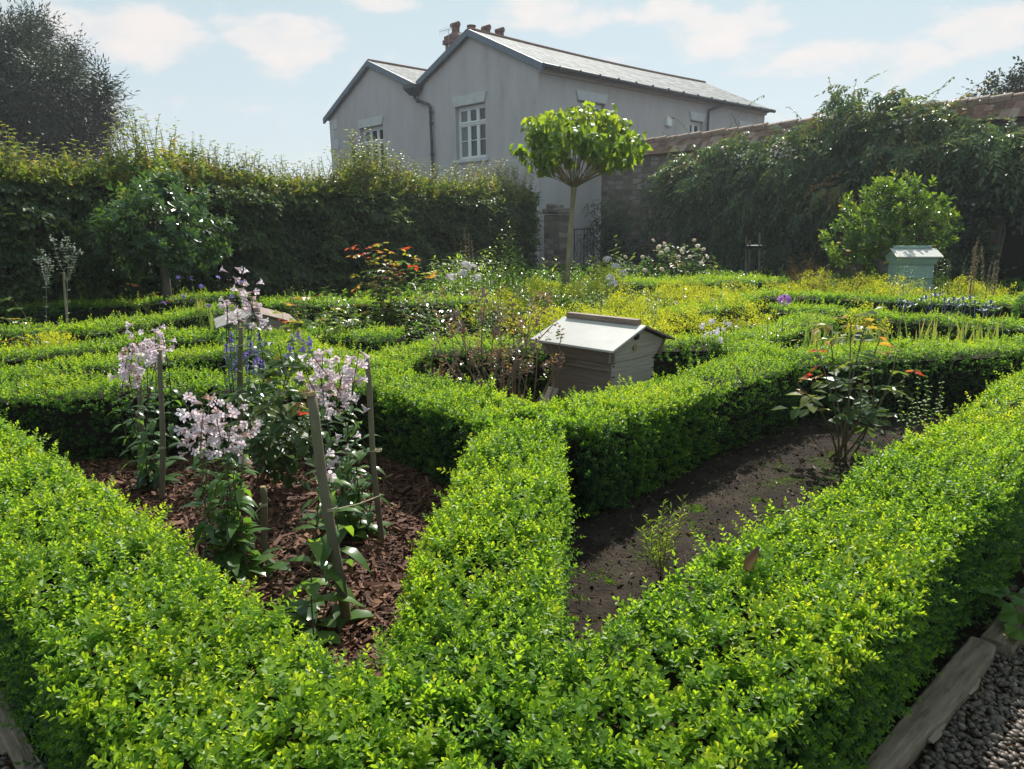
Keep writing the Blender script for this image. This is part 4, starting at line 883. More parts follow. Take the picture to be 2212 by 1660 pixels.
climber('ivy like climber on the bare stone end of the wall, right of the iron gate',cw([(1330,470,55,50,150),(1300,520,45,50,150,.5),(1370,520,60,55,190),(1345,565,80,35,180,.5),(1290,460,30,40,50,.6),(1420,450,30,60,80),(1400,410,18,40,30),(1420,555,45,40,110)]),81,IVY,sc=.9,tb=.36)
rg=R_(99)
BIG=[(1492,356,46,38,140),(1548,350,56,40,180),(1490,400,60,55,220),(1560,400,70,60,260),(1640,345,60,40,190),(1620,390,70,60,260,.5),(1500,470,60,55,220),(1590,480,70,55,240),(1705,345,58,42,200),(1740,390,70,60,260,.5),(1680,450,80,60,270),(1800,330,60,55,220),(1780,450,70,60,240),(1560,545,80,50,220),(1650,540,70,50,200),(1740,530,70,50,180),(1850,300,50,45,160),(1450,370,30,30,60,.35),(1700,290,30,22,50),(1590,300,26,20,36),(1830,225,34,42,90,.2),(1775,262,36,20,50,.3),(1850,262,40,25,70,.3),(1700,372,40,30,90,.85),(1610,440,42,32,90,.85),(1520,392,36,28,80,.8),(1790,420,40,30,80,.85),(1660,560,50,30,80,.7),(1740,470,44,30,80,.8)]
wh=[]
for a,b in (((1500,310),(1445,250)),((1560,300),(1650,205)),((1600,300),(1575,240)),((1470,330),(1430,285)),((1750,300),(1700,230)),((1800,300),(1790,165)),((1830,290),(1850,170)),((1810,290),(1820,185)),((1860,290),(1880,215)),((1480,360),(1440,330)),((1660,300),(1640,255))):
    ta,za=wt(*a,.3); tb_,zb=wt(*b,.15); wh.append((WP(np.array(ta),.3,np.array(za)).ravel(),WP(np.array(tb_),.15,np.array(zb)).ravel()))
tA,zA=wt(1680,560,.4)
climber('big drooping climber covering the middle of the wall, white flowers among its leaves',cw(BIG,.38),82,WIS,wh,cw([(1690,325,22,22,60,.75),(1600,345,30,20,36,.75),(1500,360,20,15,14,.7)]),
 stems=[(np.array([WP(np.array(a),.25,np.array(0.)),WP(np.array(a+.1),.22,np.array(.7)),WP(np.array(a+b),.2,np.array(1.6)),WP(np.array(a+2*b),.25,np.array(2.4))]).reshape(-1,3),[.045,.04,.03,.02]) for a,b in ((7.4,.3),(8.1,-.2),(6.2,.2),(9.,.3))])
R2_=[(1900,290,60,50,230),(1960,300,60,55,240),(2020,290,60,50,220),(2090,312,60,48,220),(2160,320,60,50,220),(2215,320,50,60,200),(1930,370,60,50,200),(2010,360,60,50,200),(2100,365,50,35,130),(2190,370,50,30,130),(1980,250,40,25,80),(2000,430,50,40,110),(1880,390,50,50,150),(1930,215,40,26,70,.2),(2005,232,26,18,36,.3),(1990,330,44,30,90,.85),(2090,320,44,28,80,.85),(2180,330,44,30,80,.8),(1910,330,40,28,80,.8)]
wh=[]
for a,b in (((1980,270),(2060,165)),((2040,250),(2160,160)),((2100,245),(2140,170)),((1930,270),(1990,205)),((2140,260),(2160,145)),((1890,280),(1930,215))):
    ta,za=wt(*a,.3); tb_,zb=wt(*b,.1); wh.append((WP(np.array(ta),.3,np.array(za)).ravel(),WP(np.array(tb_),.1,np.array(zb)).ravel()))
climber('leafy climber hanging over the wall above the dark doorway at right',cw(R2_,.38),83,WIS,wh,cw([(1955,265,35,22,40,.7)]),sc=1.05,tb=.40)
climber('broad leaved climber with tiny white flower heads, left of the dark doorway',cw([(2085,450,35,45,80,.2),(2100,500,40,50,110,.25),(2090,560,50,45,120,.3),(2060,590,60,40,110,.3),(2130,450,22,30,40,.15),(2070,420,20,25,30,.2),(2165,445,35,12,24,.25)],.2),84,IVY,(),cw([(2110,425,28,25,90,.35)]),sc=1.5,tb=.42)
# ================================================================== plants of the beds
def stemcurve(a,b,rg,bend=.06,n=7,sag=0.):
    a=np.array(a,float);b=np.array(b,float); t=np.linspace(0,1,n)[:,None]; L=np.linalg.norm(b-a); o=rg.normal(size=3)*bend*L; o[2]*=.2
    P=a+(b-a)*t+o*np.sin(np.pi*t); P[:,2]+=sag*L*np.sin(np.pi*t[:,0]); return P
def along(P,u):
    s=np.concatenate([[0],np.cumsum(np.linalg.norm(np.diff(P,axis=0),axis=1))]); s/=s[-1]
    return np.stack([np.interp(u,s,P[:,i]) for i in range(3)],-1)
def tang(P,u): return nrm(along(P,np.minimum(u+.03,1))-along(P,np.maximum(u-.03,0)))
def perp(T,rg,az):                     # unit vector across T at azimuth az
    d=np.stack([np.cos(az),np.sin(az),np.zeros_like(az)],-1); return nrm(d-T*np.sum(d*T,-1,keepdims=True))
LEAF_L=[leaf(1,.40,((.2,.72),(.45,1.),(.75,.62)),.22,c,.0) for c in (.5,.9,1.3)]
LEAF_O=[leaf(1,.45,((.25,.55),(.6,1.),(.85,.75)),.2,c) for c in (.5,.9)]
def flowerT():
    k=6; a=np.arange(k)*2*np.pi/k; V=[];z=[(.0018,0),(.0042,.010),(.0068,.019)]
    for r,h in z: V+=[(r*math.cos(x),r*math.sin(x),h) for x in a]
    V=np.array(V); F=[]
    for i in range(2): F+=[(i*k+j,i*k+(j+1)%k,(i+1)*k+(j+1)%k,(i+1)*k+j) for j in range(k)]
    T=[((V,[np.array(F)],np.repeat([-.25,-.1,.0],k)),np.eye(3),(0,0,0),1,0)]
    for j in range(5): T.append((leaf6(.0125,.0105,.1,.5,.5,.85,.9),outR(j*1.257,.75),(.0045*math.cos(j*1.257),.0045*math.sin(j*1.257),.0185),1,.12))
    return comb(T)
FLW=flowerT()
BUD=(np.array([(0,0,0),(.0035,0,.006),(0,.0035,.006),(-.0035,0,.006),(0,-.0035,.006),(0,0,.013)]),[np.array([(0,1,2),(0,2,3),(0,3,4),(0,4,1),(5,2,1),(5,3,2),(5,4,3),(5,1,4)])],np.zeros(6))
def penstemon(label,base,stems,seed,ros=10,rl=.13,stem='stem_g',fmat='lilac_fl',lp=(.05,.6),ll=.115,fsc=1.42,spread=.05,fn=1.,tb=.45):
    rg=R_(seed); b=G3(*base); root=thing('penstemon',label,'flower',b,0,'pale flowered penstemons in the mulched bed'); st=MB();lf=MB();fl=MB()
    for (px,py,D,fl_len) in stems:
        tip=PD(px,py,D); b0=b+np.array([*rg.normal(size=2)*spread,-.01]); P=stemcurve(b0,tip,rg,.05,9); L=np.linalg.norm(tip-b0); st.tube(P,np.linspace(.0036,.0018,9),6)
        u0=max(.3,1-fl_len/L); us=np.arange(lp[0]+rg.uniform(0,.04),u0,.075/L*1.0)
        for i,u in enumerate(us):
            p=along(P,u); T=tang(P,np.array(u)); az=i*1.57+rg.normal()*.3
            for s in (0,math.pi):
                d=perp(T[None],rg,np.array([az+s]))*1+T*rg.uniform(.1,.55); f=(u-lp[0])/(u0-lp[0]+.01); sc_=ll*(1.15-.65*f)*rg.uniform(.75,1.15)
                lf.inst(LEAF_L[rg.integers(0,3)],p[None],framesN(d,np.array([[0,0,1.]])+T*.3),sc_,np.clip(tb+rg.normal(0,.16),0,1))
        # panicle
        nn=int(fl_len/.022)
        for i in range(nn):
            u=u0+(1-u0)*(i+.5)/nn; p=along(P,u); T=tang(P,np.array(u)); m=max(1,int(.60*(2.2+3.0*math.sin(math.pi*min(1,(i+1)/nn)))*fn*(1-.3*i/nn)))
            for j in range(m):
                az=rg.uniform(0,6.28); r=rg.uniform(.008,.045)*(1-.45*i/nn); d=perp(T[None],rg,np.array([az]))[0]; q=p+d*r+T*r*.55
                st.tube([p,p+d*r*.45+T*r*.35,q],.0009,3,cap=False)
                if rg.random()<.70: fd=d*1.0+np.array([0,0,rg.uniform(-.5,.25)])+rg.normal(size=3)*.25; fl.inst(FLW,q[None],frames(fd[None],rg),fsc*rg.uniform(.75,1.15),np.clip(rg.normal(.62,.2),0,1))
                else: st.inst(BUD,q[None],frames((d+T*.5)[None],rg),rg.uniform(.8,1.3),.5,0)
    for k in range(ros):
        az=k*2.4+rg.normal()*.3; el=rg.uniform(-.05,.9); d=np.array([[math.cos(az)*math.cos(el),math.sin(az)*math.cos(el),math.sin(el)]]); p=b+np.array([*rg.normal(size=2)*spread*.8,rg.uniform(0,.03)])
        lf.inst(LEAF_O[k%2],p[None],framesN(d,np.array([[0,0,1.]])),rl*rg.uniform(.7,1.2),np.clip(tb+rg.normal(0,.15),0,1))
    st.build('stems',M[stem],root); lf.build('leaves',M['pen'],root,smooth=True); fl.build('flowers',M[fmat],root)
penstemon('pale penstemon tied to the two thin stakes at the left of the mulched bed',(325,1055),[(300,703,3.9,.24),(335,698,3.85,.22),(283,740,3.85,.22),(350,722,3.8,.16),(318,712,3.9,.24),(276,790,3.85,.14),(345,745,3.75,.12)],201,8,.12,'stem_d',fn=1.25,tb=.34,ll=.11)
penstemon('tall pale penstemon with dark stems around the stake in front of the low beehive',(518,992),[(498,578,4.1,.34),(521,588,4.1,.30),(548,606,4.05,.22),(488,640,4.1,.20),(536,640,4.1,.26),(508,610,4.15,.28)],202,5,.1,'stem_d',fn=.62,tb=.32,lp=(.06,.25))
penstemon('bushy penstemon in full flower at the front left, leaves held up by short stake',(512,1248),[(398,868,2.92,.16),(425,850,2.95,.20),(452,862,2.9,.20),(482,866,2.95,.20),(515,872,3.0,.17),(540,880,3.0,.15),(468,905,2.85,.18),(528,955,2.9,.10),(412,915,2.85,.15),(500,900,2.9,.16),(440,885,2.85,.18)],203,14,.14,'stem_g',fn=1.0,tb=.5,ll=.13,spread=.06)
penstemon('penstemon with drooping pale flower heads between the thick stake and the thin right stake',(766,1158),[(668,758,3.1,.22),(698,752,3.1,.26),(728,764,3.15,.28),(760,775,3.1,.30),(776,756,3.05,.22),(742,800,3.1,.26),(690,800,3.05,.20),(655,790,3.0,.12),(750,930,3.1,.08),(700,1010,3.0,.05)],204,12,.15,'stem_d',fn=.85,tb=.5,ll=.115,spread=.06,lp=(.05,.4))
penstemon('young penstemon with a large basal leaf rosette at the foot of the thick stake',(690,1362),[(693,1000,2.5,.03),(716,1020,2.52,.03)],205,20,.17,'stem_g',fn=.4,tb=.55,ll=.17,lp=(.22,.5))
# ---- stakes and twine
def stake(label,tpx,bpx,D,r,seed,ragged=False,burn=None):
    rg=R_(seed); b=PD(*bpx,D); b[2]=-.03; t=PD(*tpx,D); n=12; u=np.linspace(0,1,n)
    root=thing('garden_stake',label,'stake',(b[0],b[1],0),0,'hazel stakes holding up the plants'); mb=MB()
    P=b+(t-b)*u[:,None]+np.stack([.004*np.sin(u*7+seed),.003*np.cos(u*5+seed),0*u],1); R=r*(1-.12*u)*(1+.05*rg.normal(size=n)); mb.tube(P,R,10); mb.build('shaft',M['stake'],root,smooth=True)
    mb=MB(); d=nrm(t-b)
    if ragged:
        for k in range(9):
            a=k*.7; o=np.array([math.cos(a),math.sin(a),0])*r*.75; mb.add([t+o*1.1-d*.01,t+o*.6+np.array([.006,0,0])-d*.005,t+o*.8+d*rg.uniform(.006,.028),t+o*1.25+d*.002],[[(0,1,2),(0,2,3),(1,3,2)]])
        mb.tube([t-d*.012,t+d*.001],[r*1.12,r*1.02],10)
    else: mb.tube([t-d*.001,t+d*.0015],[R[-1]*.96,R[-1]*.9],10)
    mb.build('cut_end',M['stake_end'],root); return root
stake('thin stake at the far left of the mulched bed, leaf stalks tied half way up',(300,793),(302,1022),4.1,.0165,211)
stake('thin stake at left with a dark curled leaf hung from its tied top',(347,755),(350,1086),3.72,.0145,212)
stake('tall stake among dark penstemon stems in front of the low grey beehive',(521,707),(515,990),4.25,.0175,213)
stake('thick leaning stake with a ragged split top in the middle of the mulched bed',(670,846),(750,1353),2.44,.0195,214,True)
stake('slim straight stake at the right side of the mulched bed, bound with twine',(790.6,771),(822.6,1171),3.18,.0145,215)
stake('short stub stake with a burnt looking side beside the rose stem',(567.6,1051),(573,1193),3.08,.0145,216)
def twine(label,ring,D,r,ends,seed):
    rg=R_(seed); c=PD(*ring,D); root=thing('twine',label,'string',c,0,'twine ties on the stakes'); mb=MB()
    for k in range(3):
        a=np.linspace(0,2*np.pi,17); mb.tube(np.stack([c[0]+(r+.0015)*np.cos(a),c[1]+(r+.0015)*np.sin(a),c[2]+(k-1)*.0036+.002*np.sin(a*1+k)],1),.0017,5,cap=False)
    for (px,py,D2) in ends:
        e=PD(px,py,D2); m=(c+e)/2-np.array([0,0,.012]); mb.tube([c+np.array([0,-r,0]),m,e],.0016,5)
        for s in (-1,1): mb.tube([e,e+np.array([.012*s,-.004,-.018])],.0014,4)
    mb.build('tie',M['twine'],root)
twine('twine tied round the thick stake and stretched across to the slim stake',(716,1097),2.44,.0195,[(658,1102,2.6),(821,1070,3.18)],221)
twine('upper twine round the slim stake, pulling in the flower stems',(817,971),3.18,.0145,[(707,976,3.0)],222)
twine('twine round the left stake with the curled leaf',(349,966),3.72,.0145,[(325,985,3.75)],223)
twine('twine round the outermost stake at far left',(301,889),4.1,.0165,[(283,905,4.05)],224)
twine('twine round the short stub stake holding the bushy penstemon',(569,1089),3.08,.0145,[(512,1135,2.95)],225)
twine('twine round the tall stake with the dark stems',(521,745),4.25,.0175,[(545,752,4.15)],226)
# ---- roses
lr=leaf6(.046,.030,.25,.4,.5,.78,.72); RL=[pinnate(lr,2,.028,230+i,.6,1.15) for i in range(4)]
FR=comb([(leaf6(.03,.028,.25,-.4,.55,.85,.9),outR(k*1.257+r*.6,.35+.45*r),(0,0,.006*r),1-.22*r,.1*r) for r in range(3) for k in range(5)])
def rose(label,base,tips,seed,red=.35,sc=1.,nl=11,flowers=(),fmat='apricot_fl',zb=0.,cat='rose',name='rose_bush',mat='rose',tb=.36,cane='cane_r',lo=.25,group='roses in the beds'):
    rg=R_(seed); b=np.array([*gp(*base[:2]),0.]) if len(base)==2 else PD(*base); b[2]=0; root=thing(name,label,cat,b,0,group); st=MB();lf=MB()
    for tp in tips:
        t=PD(*tp); P=stemcurve(b+np.array([*rg.normal(size=2)*.03,-.01]),t,rg,.08,8,.02); L=np.linalg.norm(t-b); st.tube(P,np.linspace(.0055,.002,8)*sc**.5,6)
        k=max(4,int(nl*(L/.8)/sc)); us=np.linspace(lo+rg.uniform(0,.1),1,k)
        for i,u in enumerate(us):
            p=along(P,u);T=tang(P,np.array(u)); az=i*2.4+rg.normal()*.4; d=perp(T[None],rg,np.array([az]))+T*rg.uniform(.2,.8)+np.array([0,0,.1]); tt=tb+rg.normal(0,.10)+(rg.random()<red)*rg.uniform(.1,.42)*max(0,(u-.4)*2) + (.28*red*2 if u>.9 else 0)
            lf.inst(RL[rg.integers(0,4)],p[None],framesN(d,np.array([[0,0,1.]])+T*.25),sc*rg.uniform(.7,1.2)*(1.1-.45*max(0,u-.6)),np.clip(tt,0,1)); st.tube([p,p+nrm(d[0])*.02*sc],.001*sc,3,cap=False)
            if u>.5 and rg.random()<.25: q=p+T*.02; lf.inst(RL[rg.integers(0,4)],q[None],framesN(d*-1+T,np.array([[0,0,1.]])),sc*.45,np.clip(tt+.35*red*1.5,0,1))
    st.build('canes',M[cane],root); lf.build('leaves',M[mat],root)
    if flowers:
        fm=MB()
        for px,py,D,s in flowers: fm.inst(FR,PD(px,py,D)[None],frames(np.array([[rg.normal()*.4,-.6,.6]]),rg),s,rg.uniform(.4,.95))
        fm.build('flowers',M[fmat],root)
    return root
rose('rose with dark red young shoots behind the short stub stake',(572,1048),[(600,742,3.7),(645,755,3.75),(560,820,3.6),(655,850,3.7),(530,850,3.6),(700,840,3.75),(620,800,3.55),(590,870,3.5),(680,900,3.6),(640,930,3.6)],241,.14,1.5,13,tb=.27)
rose('rose with orange and bronze young leaves growing over the bare soil at right',(1817,992),[(1768,762,4.3),(1793,700,4.4),(1838,690,4.3),(1868,705,4.35),(1905,720,4.3),(1938,760,4.3),(1968,805,4.3),(1722,830,4.2),(1880,790,4.1),(1860,850,4.1)],242,.55,1.65,9,tb=.32,lo=.3)
rose('tall rose with orange shoot tips in the centre left, before the dark tall hedge',(845,690,8.),[(776,528,8.),(800,533,8.1),(832,548,8.),(862,540,8.1),(893,560,8.),(920,592,8.),(772,600,7.9),(760,648,7.8),(905,655,8.),(850,600,7.9),(820,622,7.8),(795,660,7.7),(870,680,7.8),(830,570,8.2)],243,.45,1.6,15,tb=.38)
rose('low straggling rose with reddish tips left of the brown leaved bush',(705,735,6.8),[(640,662,6.9),(680,645,6.9),(722,670,6.8),(755,690,6.8),(700,725,6.6),(660,715,6.7),(740,650,7.),(690,690,6.7),(610,680,6.9)],244,.22,1.4,12,tb=.46)
rose('rose at the left edge with one bronze shoot and pale shining leaves',(28,750,6.6),[(25,645,6.7),(5,690,6.6),(48,700,6.6),(30,730,6.5),(60,735,6.5),(-15,720,6.6),(10,760,6.4),(50,765,6.4)],245,.25,1.5,11)
rose('small yellow leaved rose beside the trunk of the evergreen standard tree',(315,668,9.2),[(305,618,9.2),(328,640,9.3),(285,655,9.2),(345,655,9.1)],246,.3,1.5,9,tb=.55)
rose('cream and apricot flowered rose bush at the foot of the climber covered wall',(1470,590,14.),[(1400,560,14.),(1430,535,14.2),(1460,530,14.),(1490,535,14.),(1520,545,14.),(1545,560,14.),(1440,570,13.8),(1500,575,13.8),(1380,575,14),(1560,580,14.),(1470,560,13.7),(1340,560,13.9),(1355,580,13.7)],247,.05,2.0,30,
 [(px,py,13.6+.3*(i%3-1),s) for i,(px,py,s) in enumerate([(1425,535,2.2),(1433,528,2.),(1442,540,2.2),(1428,548,2.),(1470,545,2.2),(1478,538,2.),(1467,556,1.8),(1508,533,2.),(1520,540,1.8),(1526,556,1.6),(1490,556,1.8),(1388,556,1.7),(1350,556,1.6),(1392,585,2.),(1384,583,2.),(1428,583,2.),(1515,570,1.8),(1460,600,1.7),(1410,520,1.5),(1500,520,1.6)])],tb=.34)
# ---- brown leaved bush in front of the hive
lbw=leaf6(.036,.024,.3,.5,.5,.8,.8); BW=[whorl(lbw,8,250+i,.25) for i in range(4)]
def brownbush():
    rg=R_(255); b=np.array([.05,5.25,0.]); root=thing('brown_bush','open bush with brown drying leaves left of the large grey beehive','bush',b); st=MB(); lf=MB(); gl=MB()
    tips=[(925,668),(958,645),(1000,695),(1048,645),(1070,690),(1105,665),(1150,680),(1185,655),(1213,725),(1216,790),(945,735),(985,770),(1010,740),(1040,735),(1130,705),(1160,760),(1085,740),(915,790),(1190,740),(1120,760),(960,690),(1020,660),(1075,640),(1060,790),(1140,800),(1100,720),(1195,700),(975,720),(1030,790),(1090,810)]
    for i,(px,py) in enumerate(tips):
        t=PD(px,py,5.3+rg.normal()*.22); P=stemcurve(b+np.array([*rg.normal(size=2)*.05,.0]),t,rg,.10,8,-.10); st.tube(P,np.linspace(.009,.003,8),6); L=np.linalg.norm(t-b)
        for k in range(3):
            u=rg.uniform(.5,.98); p=along(P,np.array(u)); q=p+rg.normal(size=3)*.06+np.array([0,0,.05]); st.tube([p,(p+q)/2+rg.normal(size=3)*.006,q],[.003,.0025,.0018],4); m=rg.integers(1,3)
            for e in range(m):
                g=rg.random()<.10; (gl if g else lf).inst(BW[rg.integers(0,4)],(q+rg.normal(size=3)*.018)[None],frames(np.array([[rg.normal()*.4,rg.normal()*.4,.7]]),rg),rg.uniform(.7,1.2),np.clip(rg.normal(.42,.2),0,1))
        lf.inst(BW[i%4],t[None],frames(np.array([[rg.normal()*.3,rg.normal()*.3,.8]]),rg),1.1,np.clip(rg.normal(.45,.2),0,1))
    st.build('branches',M['stem_b'],root); lf.build('leaves',M['brownleaf'],root); gl.build('young_leaves',M['herb'],root)
brownbush()
# ---- lime froth clumps (lady's mantle habit)
rgf=R_(260)
def frothT(seed):
    rg=R_(seed); P=[]
    for k in range(26): P.append((leaf4(.011,.010,.1,.2),np.array(frames(nrm(rg.normal(size=(1,3))+np.array([[0,0,.5]])),rg)[0]),rg.normal(size=3)*np.array([.022,.022,.016]),rg.uniform(.7,1.3),rg.normal()*.15))
    return comb(P)
FRO=[frothT(261+i) for i in range(4)]
rl=leaf(1,.95,((.2,.8),(.5,1.05),(.85,.85)),.25,.4)
def froth(label,px,py,seed,r=.36,h=.5,n=170,D=None):
    rg=R_(seed); c=np.array([*gp(px,py,h),0.]) if D is None else PD(px,py,D); h=h if D is None else c[2]; c[2]=0
    root=thing('lady_mantle',label,'flower',c,0,'lime yellow froth flowered clumps'); fl=MB(); lf=MB(); st=MB()
    u=rg.normal(size=(n,2))*.68; rr=np.hypot(u[:,0],u[:,1]); k=rr<1.5; u=u[k]; rr=rr[k]; n=len(u); z=h*(1-.20*rr**2)*rg.uniform(.66,1.10,n)*(.8+.4*vnoise(u[:,0]*1.3+seed,u[:,1]*1.3+seed*2,seed,1.7))
    P=np.stack([c[0]+u[:,0]*r,c[1]+u[:,1]*r,np.maximum(z,.08)],1); kk=rg.integers(0,4,n); Mx=frames(np.stack([u[:,0]*.4,u[:,1]*.4,np.ones(n)],1),rg); s=rg.uniform(.9,1.5,n); t=np.clip(rg.normal(.5,.18,n),0,1)
    for j in range(4): q=kk==j; fl.inst(FRO[j],P[q],Mx[q],s[q],t[q])
    for p in P[::4]: st.tube([(c[0]+(p[0]-c[0])*.5,c[1]+(p[1]-c[1])*.5,.05),p],.0018,3,cap=False)
    m=90; a=rg.uniform(0,6.28,m); q=np.sqrt(rg.random(m))*r*1.1; z=rg.uniform(.05,.75,m)*h*(1-.4*(q/r)**2); el=rg.uniform(.0,.8,m)
    lf.inst(rl,np.stack([c[0]+q*np.cos(a),c[1]+q*np.sin(a),np.maximum(z,.03)],1),framesN(np.stack([np.cos(a),np.sin(a),el-.2],1),np.tile([0,0,1.],(m,1))),rg.uniform(.05,.085,m),np.clip(rg.normal(.45,.15,m),0,1))
    fl.build('flowers',M['alch'],root); lf.build('leaves',M['alchleaf'],root); st.build('stems',M['stem_g'],root)
FL_=[((1085,640),'lime froth clump behind the brown leaved bush, leftmost in the middle of the garden'),((1145,625),'lime froth clump between the brown leaved bush and the lollipop tree stem'),((1190,668),'lime froth clump just behind the ridge of the large grey beehive, left part'),((1262,668),'lime froth clump just behind the ridge of the large grey beehive, right part'),((1180,605),'lime froth clump left of the lollipop tree foot'),((1275,615),'lime froth clump right of the lollipop tree foot'),((1340,640),'lime froth clump beyond the large grey beehive, under the white flower spire'),((1405,655),'lime froth clump right of the white flower spire'),((1440,622),'bright lime froth clump in front of the cream rose bush'),((1500,612),'tall lime froth clump in front of the farthest box hedge'),((1545,648),'lime froth clump at the end of the dark hedge gap'),((1480,670),'lime froth clump low beside the hedge behind the large beehive'),((1350,690),'lime froth clump nearest behind the large grey beehive'),((1575,625),'lime froth clump left of the mauve phlox hedge')]
for i,((px,py),l) in enumerate(FL_): froth(l,px,py,270+i,.44,.54,230)
froth('upright lime froth clump against the dark wall foot right of the tree stem',1305,572,290,.34,.6,170,11.8)
for i,(px,py,D,l) in enumerate([(1760,598,11.4,'lime froth clump under the bronze feathery fennel'),(1850,600,11.2,'lime froth clump left of the pale green beehive'),(1905,608,10.4,'lime froth clump touching the left side of the pale green beehive'),(2075,610,10.6,'lime froth clump right of the pale green beehive'),(1700,612,11.4,'lime froth clump beside the straw coloured grass'),(1980,622,9.9,'lime froth clump at the base of the pale green beehive'),(2130,618,10.6,'lime froth clump below the dark doorway')]): froth(l,px,py,300+i,.42,.5,170,D)
froth('lone lime yellow clump between the hedges at far left',112,728,310,.34,.5,260,6.9)
froth('small lime froth clump among the strap leaved irises',1862,668,311,.2,.5,80,6.7)
froth('small lime froth clump below the mauve phlox',1640,665,312,.24,.5,90,7.6)
# ---- tall herbs
def herb(label,cx,D,n,hs,spread,seed,ll=.09,lw=.32,mat='herb',gap=.055,name='leafy_herb',cat='plant',top=None,tb=.5,stem='stem_g',zb=0.,lo=.15,group='tall leafy herbs',narrow=None,elev=.3):
    rg=R_(seed); b=PD(cx,700,D); b[2]=0; root=thing(name,label,cat,b,0,group); st=MB();lf=MB();fl=MB(); T=[leaf(1,lw,((.25,.8),(.55,1.),(.8,.6)),.2,c) for c in (.4,.9)]
    if isinstance(hs[0],(int,float)): pts=[(cx+rg.normal()*spread,rg.uniform(*hs),D+rg.normal()*.35) for _ in range(n)]
    else: pts=[(p[0],p[1],p[2] if len(p)>2 else D) for p in hs]
    for px,py,d_ in pts:
        t=PD(px,py,d_); bb=np.array([t[0]+rg.normal()*.04,t[1]+rg.normal()*.04,0]) if len(pts)>4 or n>1 else b; 
        P=stemcurve(bb,t,rg,.03,6); st.tube(P,np.linspace(.005,.002,6),5); L=t[2]
        us=np.arange(lo,.99,gap/max(L,.2))
        p=along(P,us); m=len(us); az=np.arange(m)*1.57+rg.normal(0,.3,m)
        for s in (0,math.pi):
            d=np.stack([np.cos(az+s),np.sin(az+s),rg.uniform(elev-.3,elev+.5,m)],1); lf.inst(T[int(s>0)],p,framesN(d,np.tile([0,0,1.],(m,1))),ll*rg.uniform(.7,1.15,m)*(1.1-.5*us),np.clip(tb+rg.normal(0,.14,m)+.15*us,0,1))
        if top: top(fl,st,t,rg)
    st.build('stems',M[stem],root); lf.build('leaves',M[mat],root)
    return root,fl
F5=comb([(leaf4(.014,.012,.1,.1),outR(k*1.257,.35),(0,0,0),1,0) for k in range(5)])
def headtop(r,n,sc=1.):
    def f(fl,st,t,rg):
        u=nrm(rg.normal(size=(n,3))+np.array([0,0,.6])); P=t+u*np.array([r,r,r*.7]); fl.inst(F5,P,frames(u,rg),sc*rg.uniform(.8,1.2,n),rg.uniform(.3,1,n))
    return f
def spiketop(L,n,sc=1.):
    def f(fl,st,t,rg):
        z=rg.random(n); P=t+np.stack([rg.normal(size=n)*.014*(1.2-z),rg.normal(size=n)*.014*(1.2-z),(z-.6)*L],1); fl.inst(F5,P,frames(np.stack([rg.normal(size=n),rg.normal(size=n),np.full(n,.3)],1),rg),sc*rg.uniform(.7,1.2,n),rg.uniform(.2,1,n)); st.tube([t-[0,0,L*.5],t+[0,0,L*.4]],.002,4)
    return f
H_=[('tall pale leaved herb clump right of the orange tipped rose',935,11.6,16,(548,600),26),('tall herb clump below the dark hedge, left of the brown seed spike',985,11.9,16,(540,595),24),('dense herb clump around the brown seed spike',1030,11.4,18,(530,600),26),('tall bright herb clump with a lone high stem, left of the hedge end',1085,11.8,18,(525,590),26),('low whitish leaved herb clump in front of the hedge end',1135,11.2,14,(560,610),24),('sparse herb clump at the foot of the stone pier',1190,12.6,9,(545,600),20),('herb clump with reddish seed heads right of the tree stem',1265,13.6,10,(540,600),22)]
for i,(l,cx,D,n,hs,sp) in enumerate(H_): herb(l,cx,D,n,hs,sp,320+i,.16,.30,tb=.5+.06*((i*7)%3-1))
K_=[(1120,10.2,'left of the lollipop tree stem, farther row'),(1165,9.2,'behind the brown leaved bush, right side'),(1215,9.4,'in front of the lollipop tree foot'),(1290,9.0,'behind the ridge of the large grey beehive'),(1370,9.6,'left of the bright lime clumps'),(1420,8.6,'among the lime clumps behind the large beehive'),(1530,9.0,'at the right end of the lime clumps'),(1040,8.8,'above the brown leaved bush'),(985,9.4,'right of the rose with orange tips'),(930,9.2,'beside the rose with orange tips'),(1620,10.8,'before the farthest box hedge'),(730,8.6,'left of the rose with orange tips')]
for i,(cx,D,l) in enumerate(K_):
    y0=float(480+(EYE-.62)*FOC/D); herb('loose pale green herb clump '+l,cx,D,13,(y0-22,y0+20),24,700+i,.10,.3,gap=.05,tb=.45+.07*(i%3),group='loose pale green herb clumps')
r_,f_=herb('single tall stem with a dark drooping tip against the dark hedge',1095,11.6,1,[(1098,452,11.6),(1085,490,11.6),(1090,520,11.7),(1075,510,11.6),(1108,500,11.6)],1,330,.13,.28,tb=.6)
r_,f_=herb('brown seed spike standing above the herbs',1005,11.7,1,[(1003,490,11.7),(1012,500,11.7),(996,520,11.7),(1018,515,11.7),(1008,530,11.7)],1,331,.07,.2,mat='straw',gap=.03,tb=.4,stem='stem_b')
def flo(label,cx,D,hs,seed,top,mat,**kw):
    r,fl=herb(label,cx,D,len(hs) if not isinstance(hs[0],(int,float)) else kw.pop('n',6),hs,kw.pop('sp',12),seed,top=top,**kw); fl.build('flowers',M[mat],r); return r
flo('white headed phlox in front of the tall herbs',1010,10.6,[(1005,572,10.6),(1020,578,10.6),(1000,590,10.5),(1030,600,10.5),(975,598,10.5)],340,headtop(.07,40,1.6),'white_fl',ll=.12,lw=.28,name='phlox',cat='flower',group='phlox')
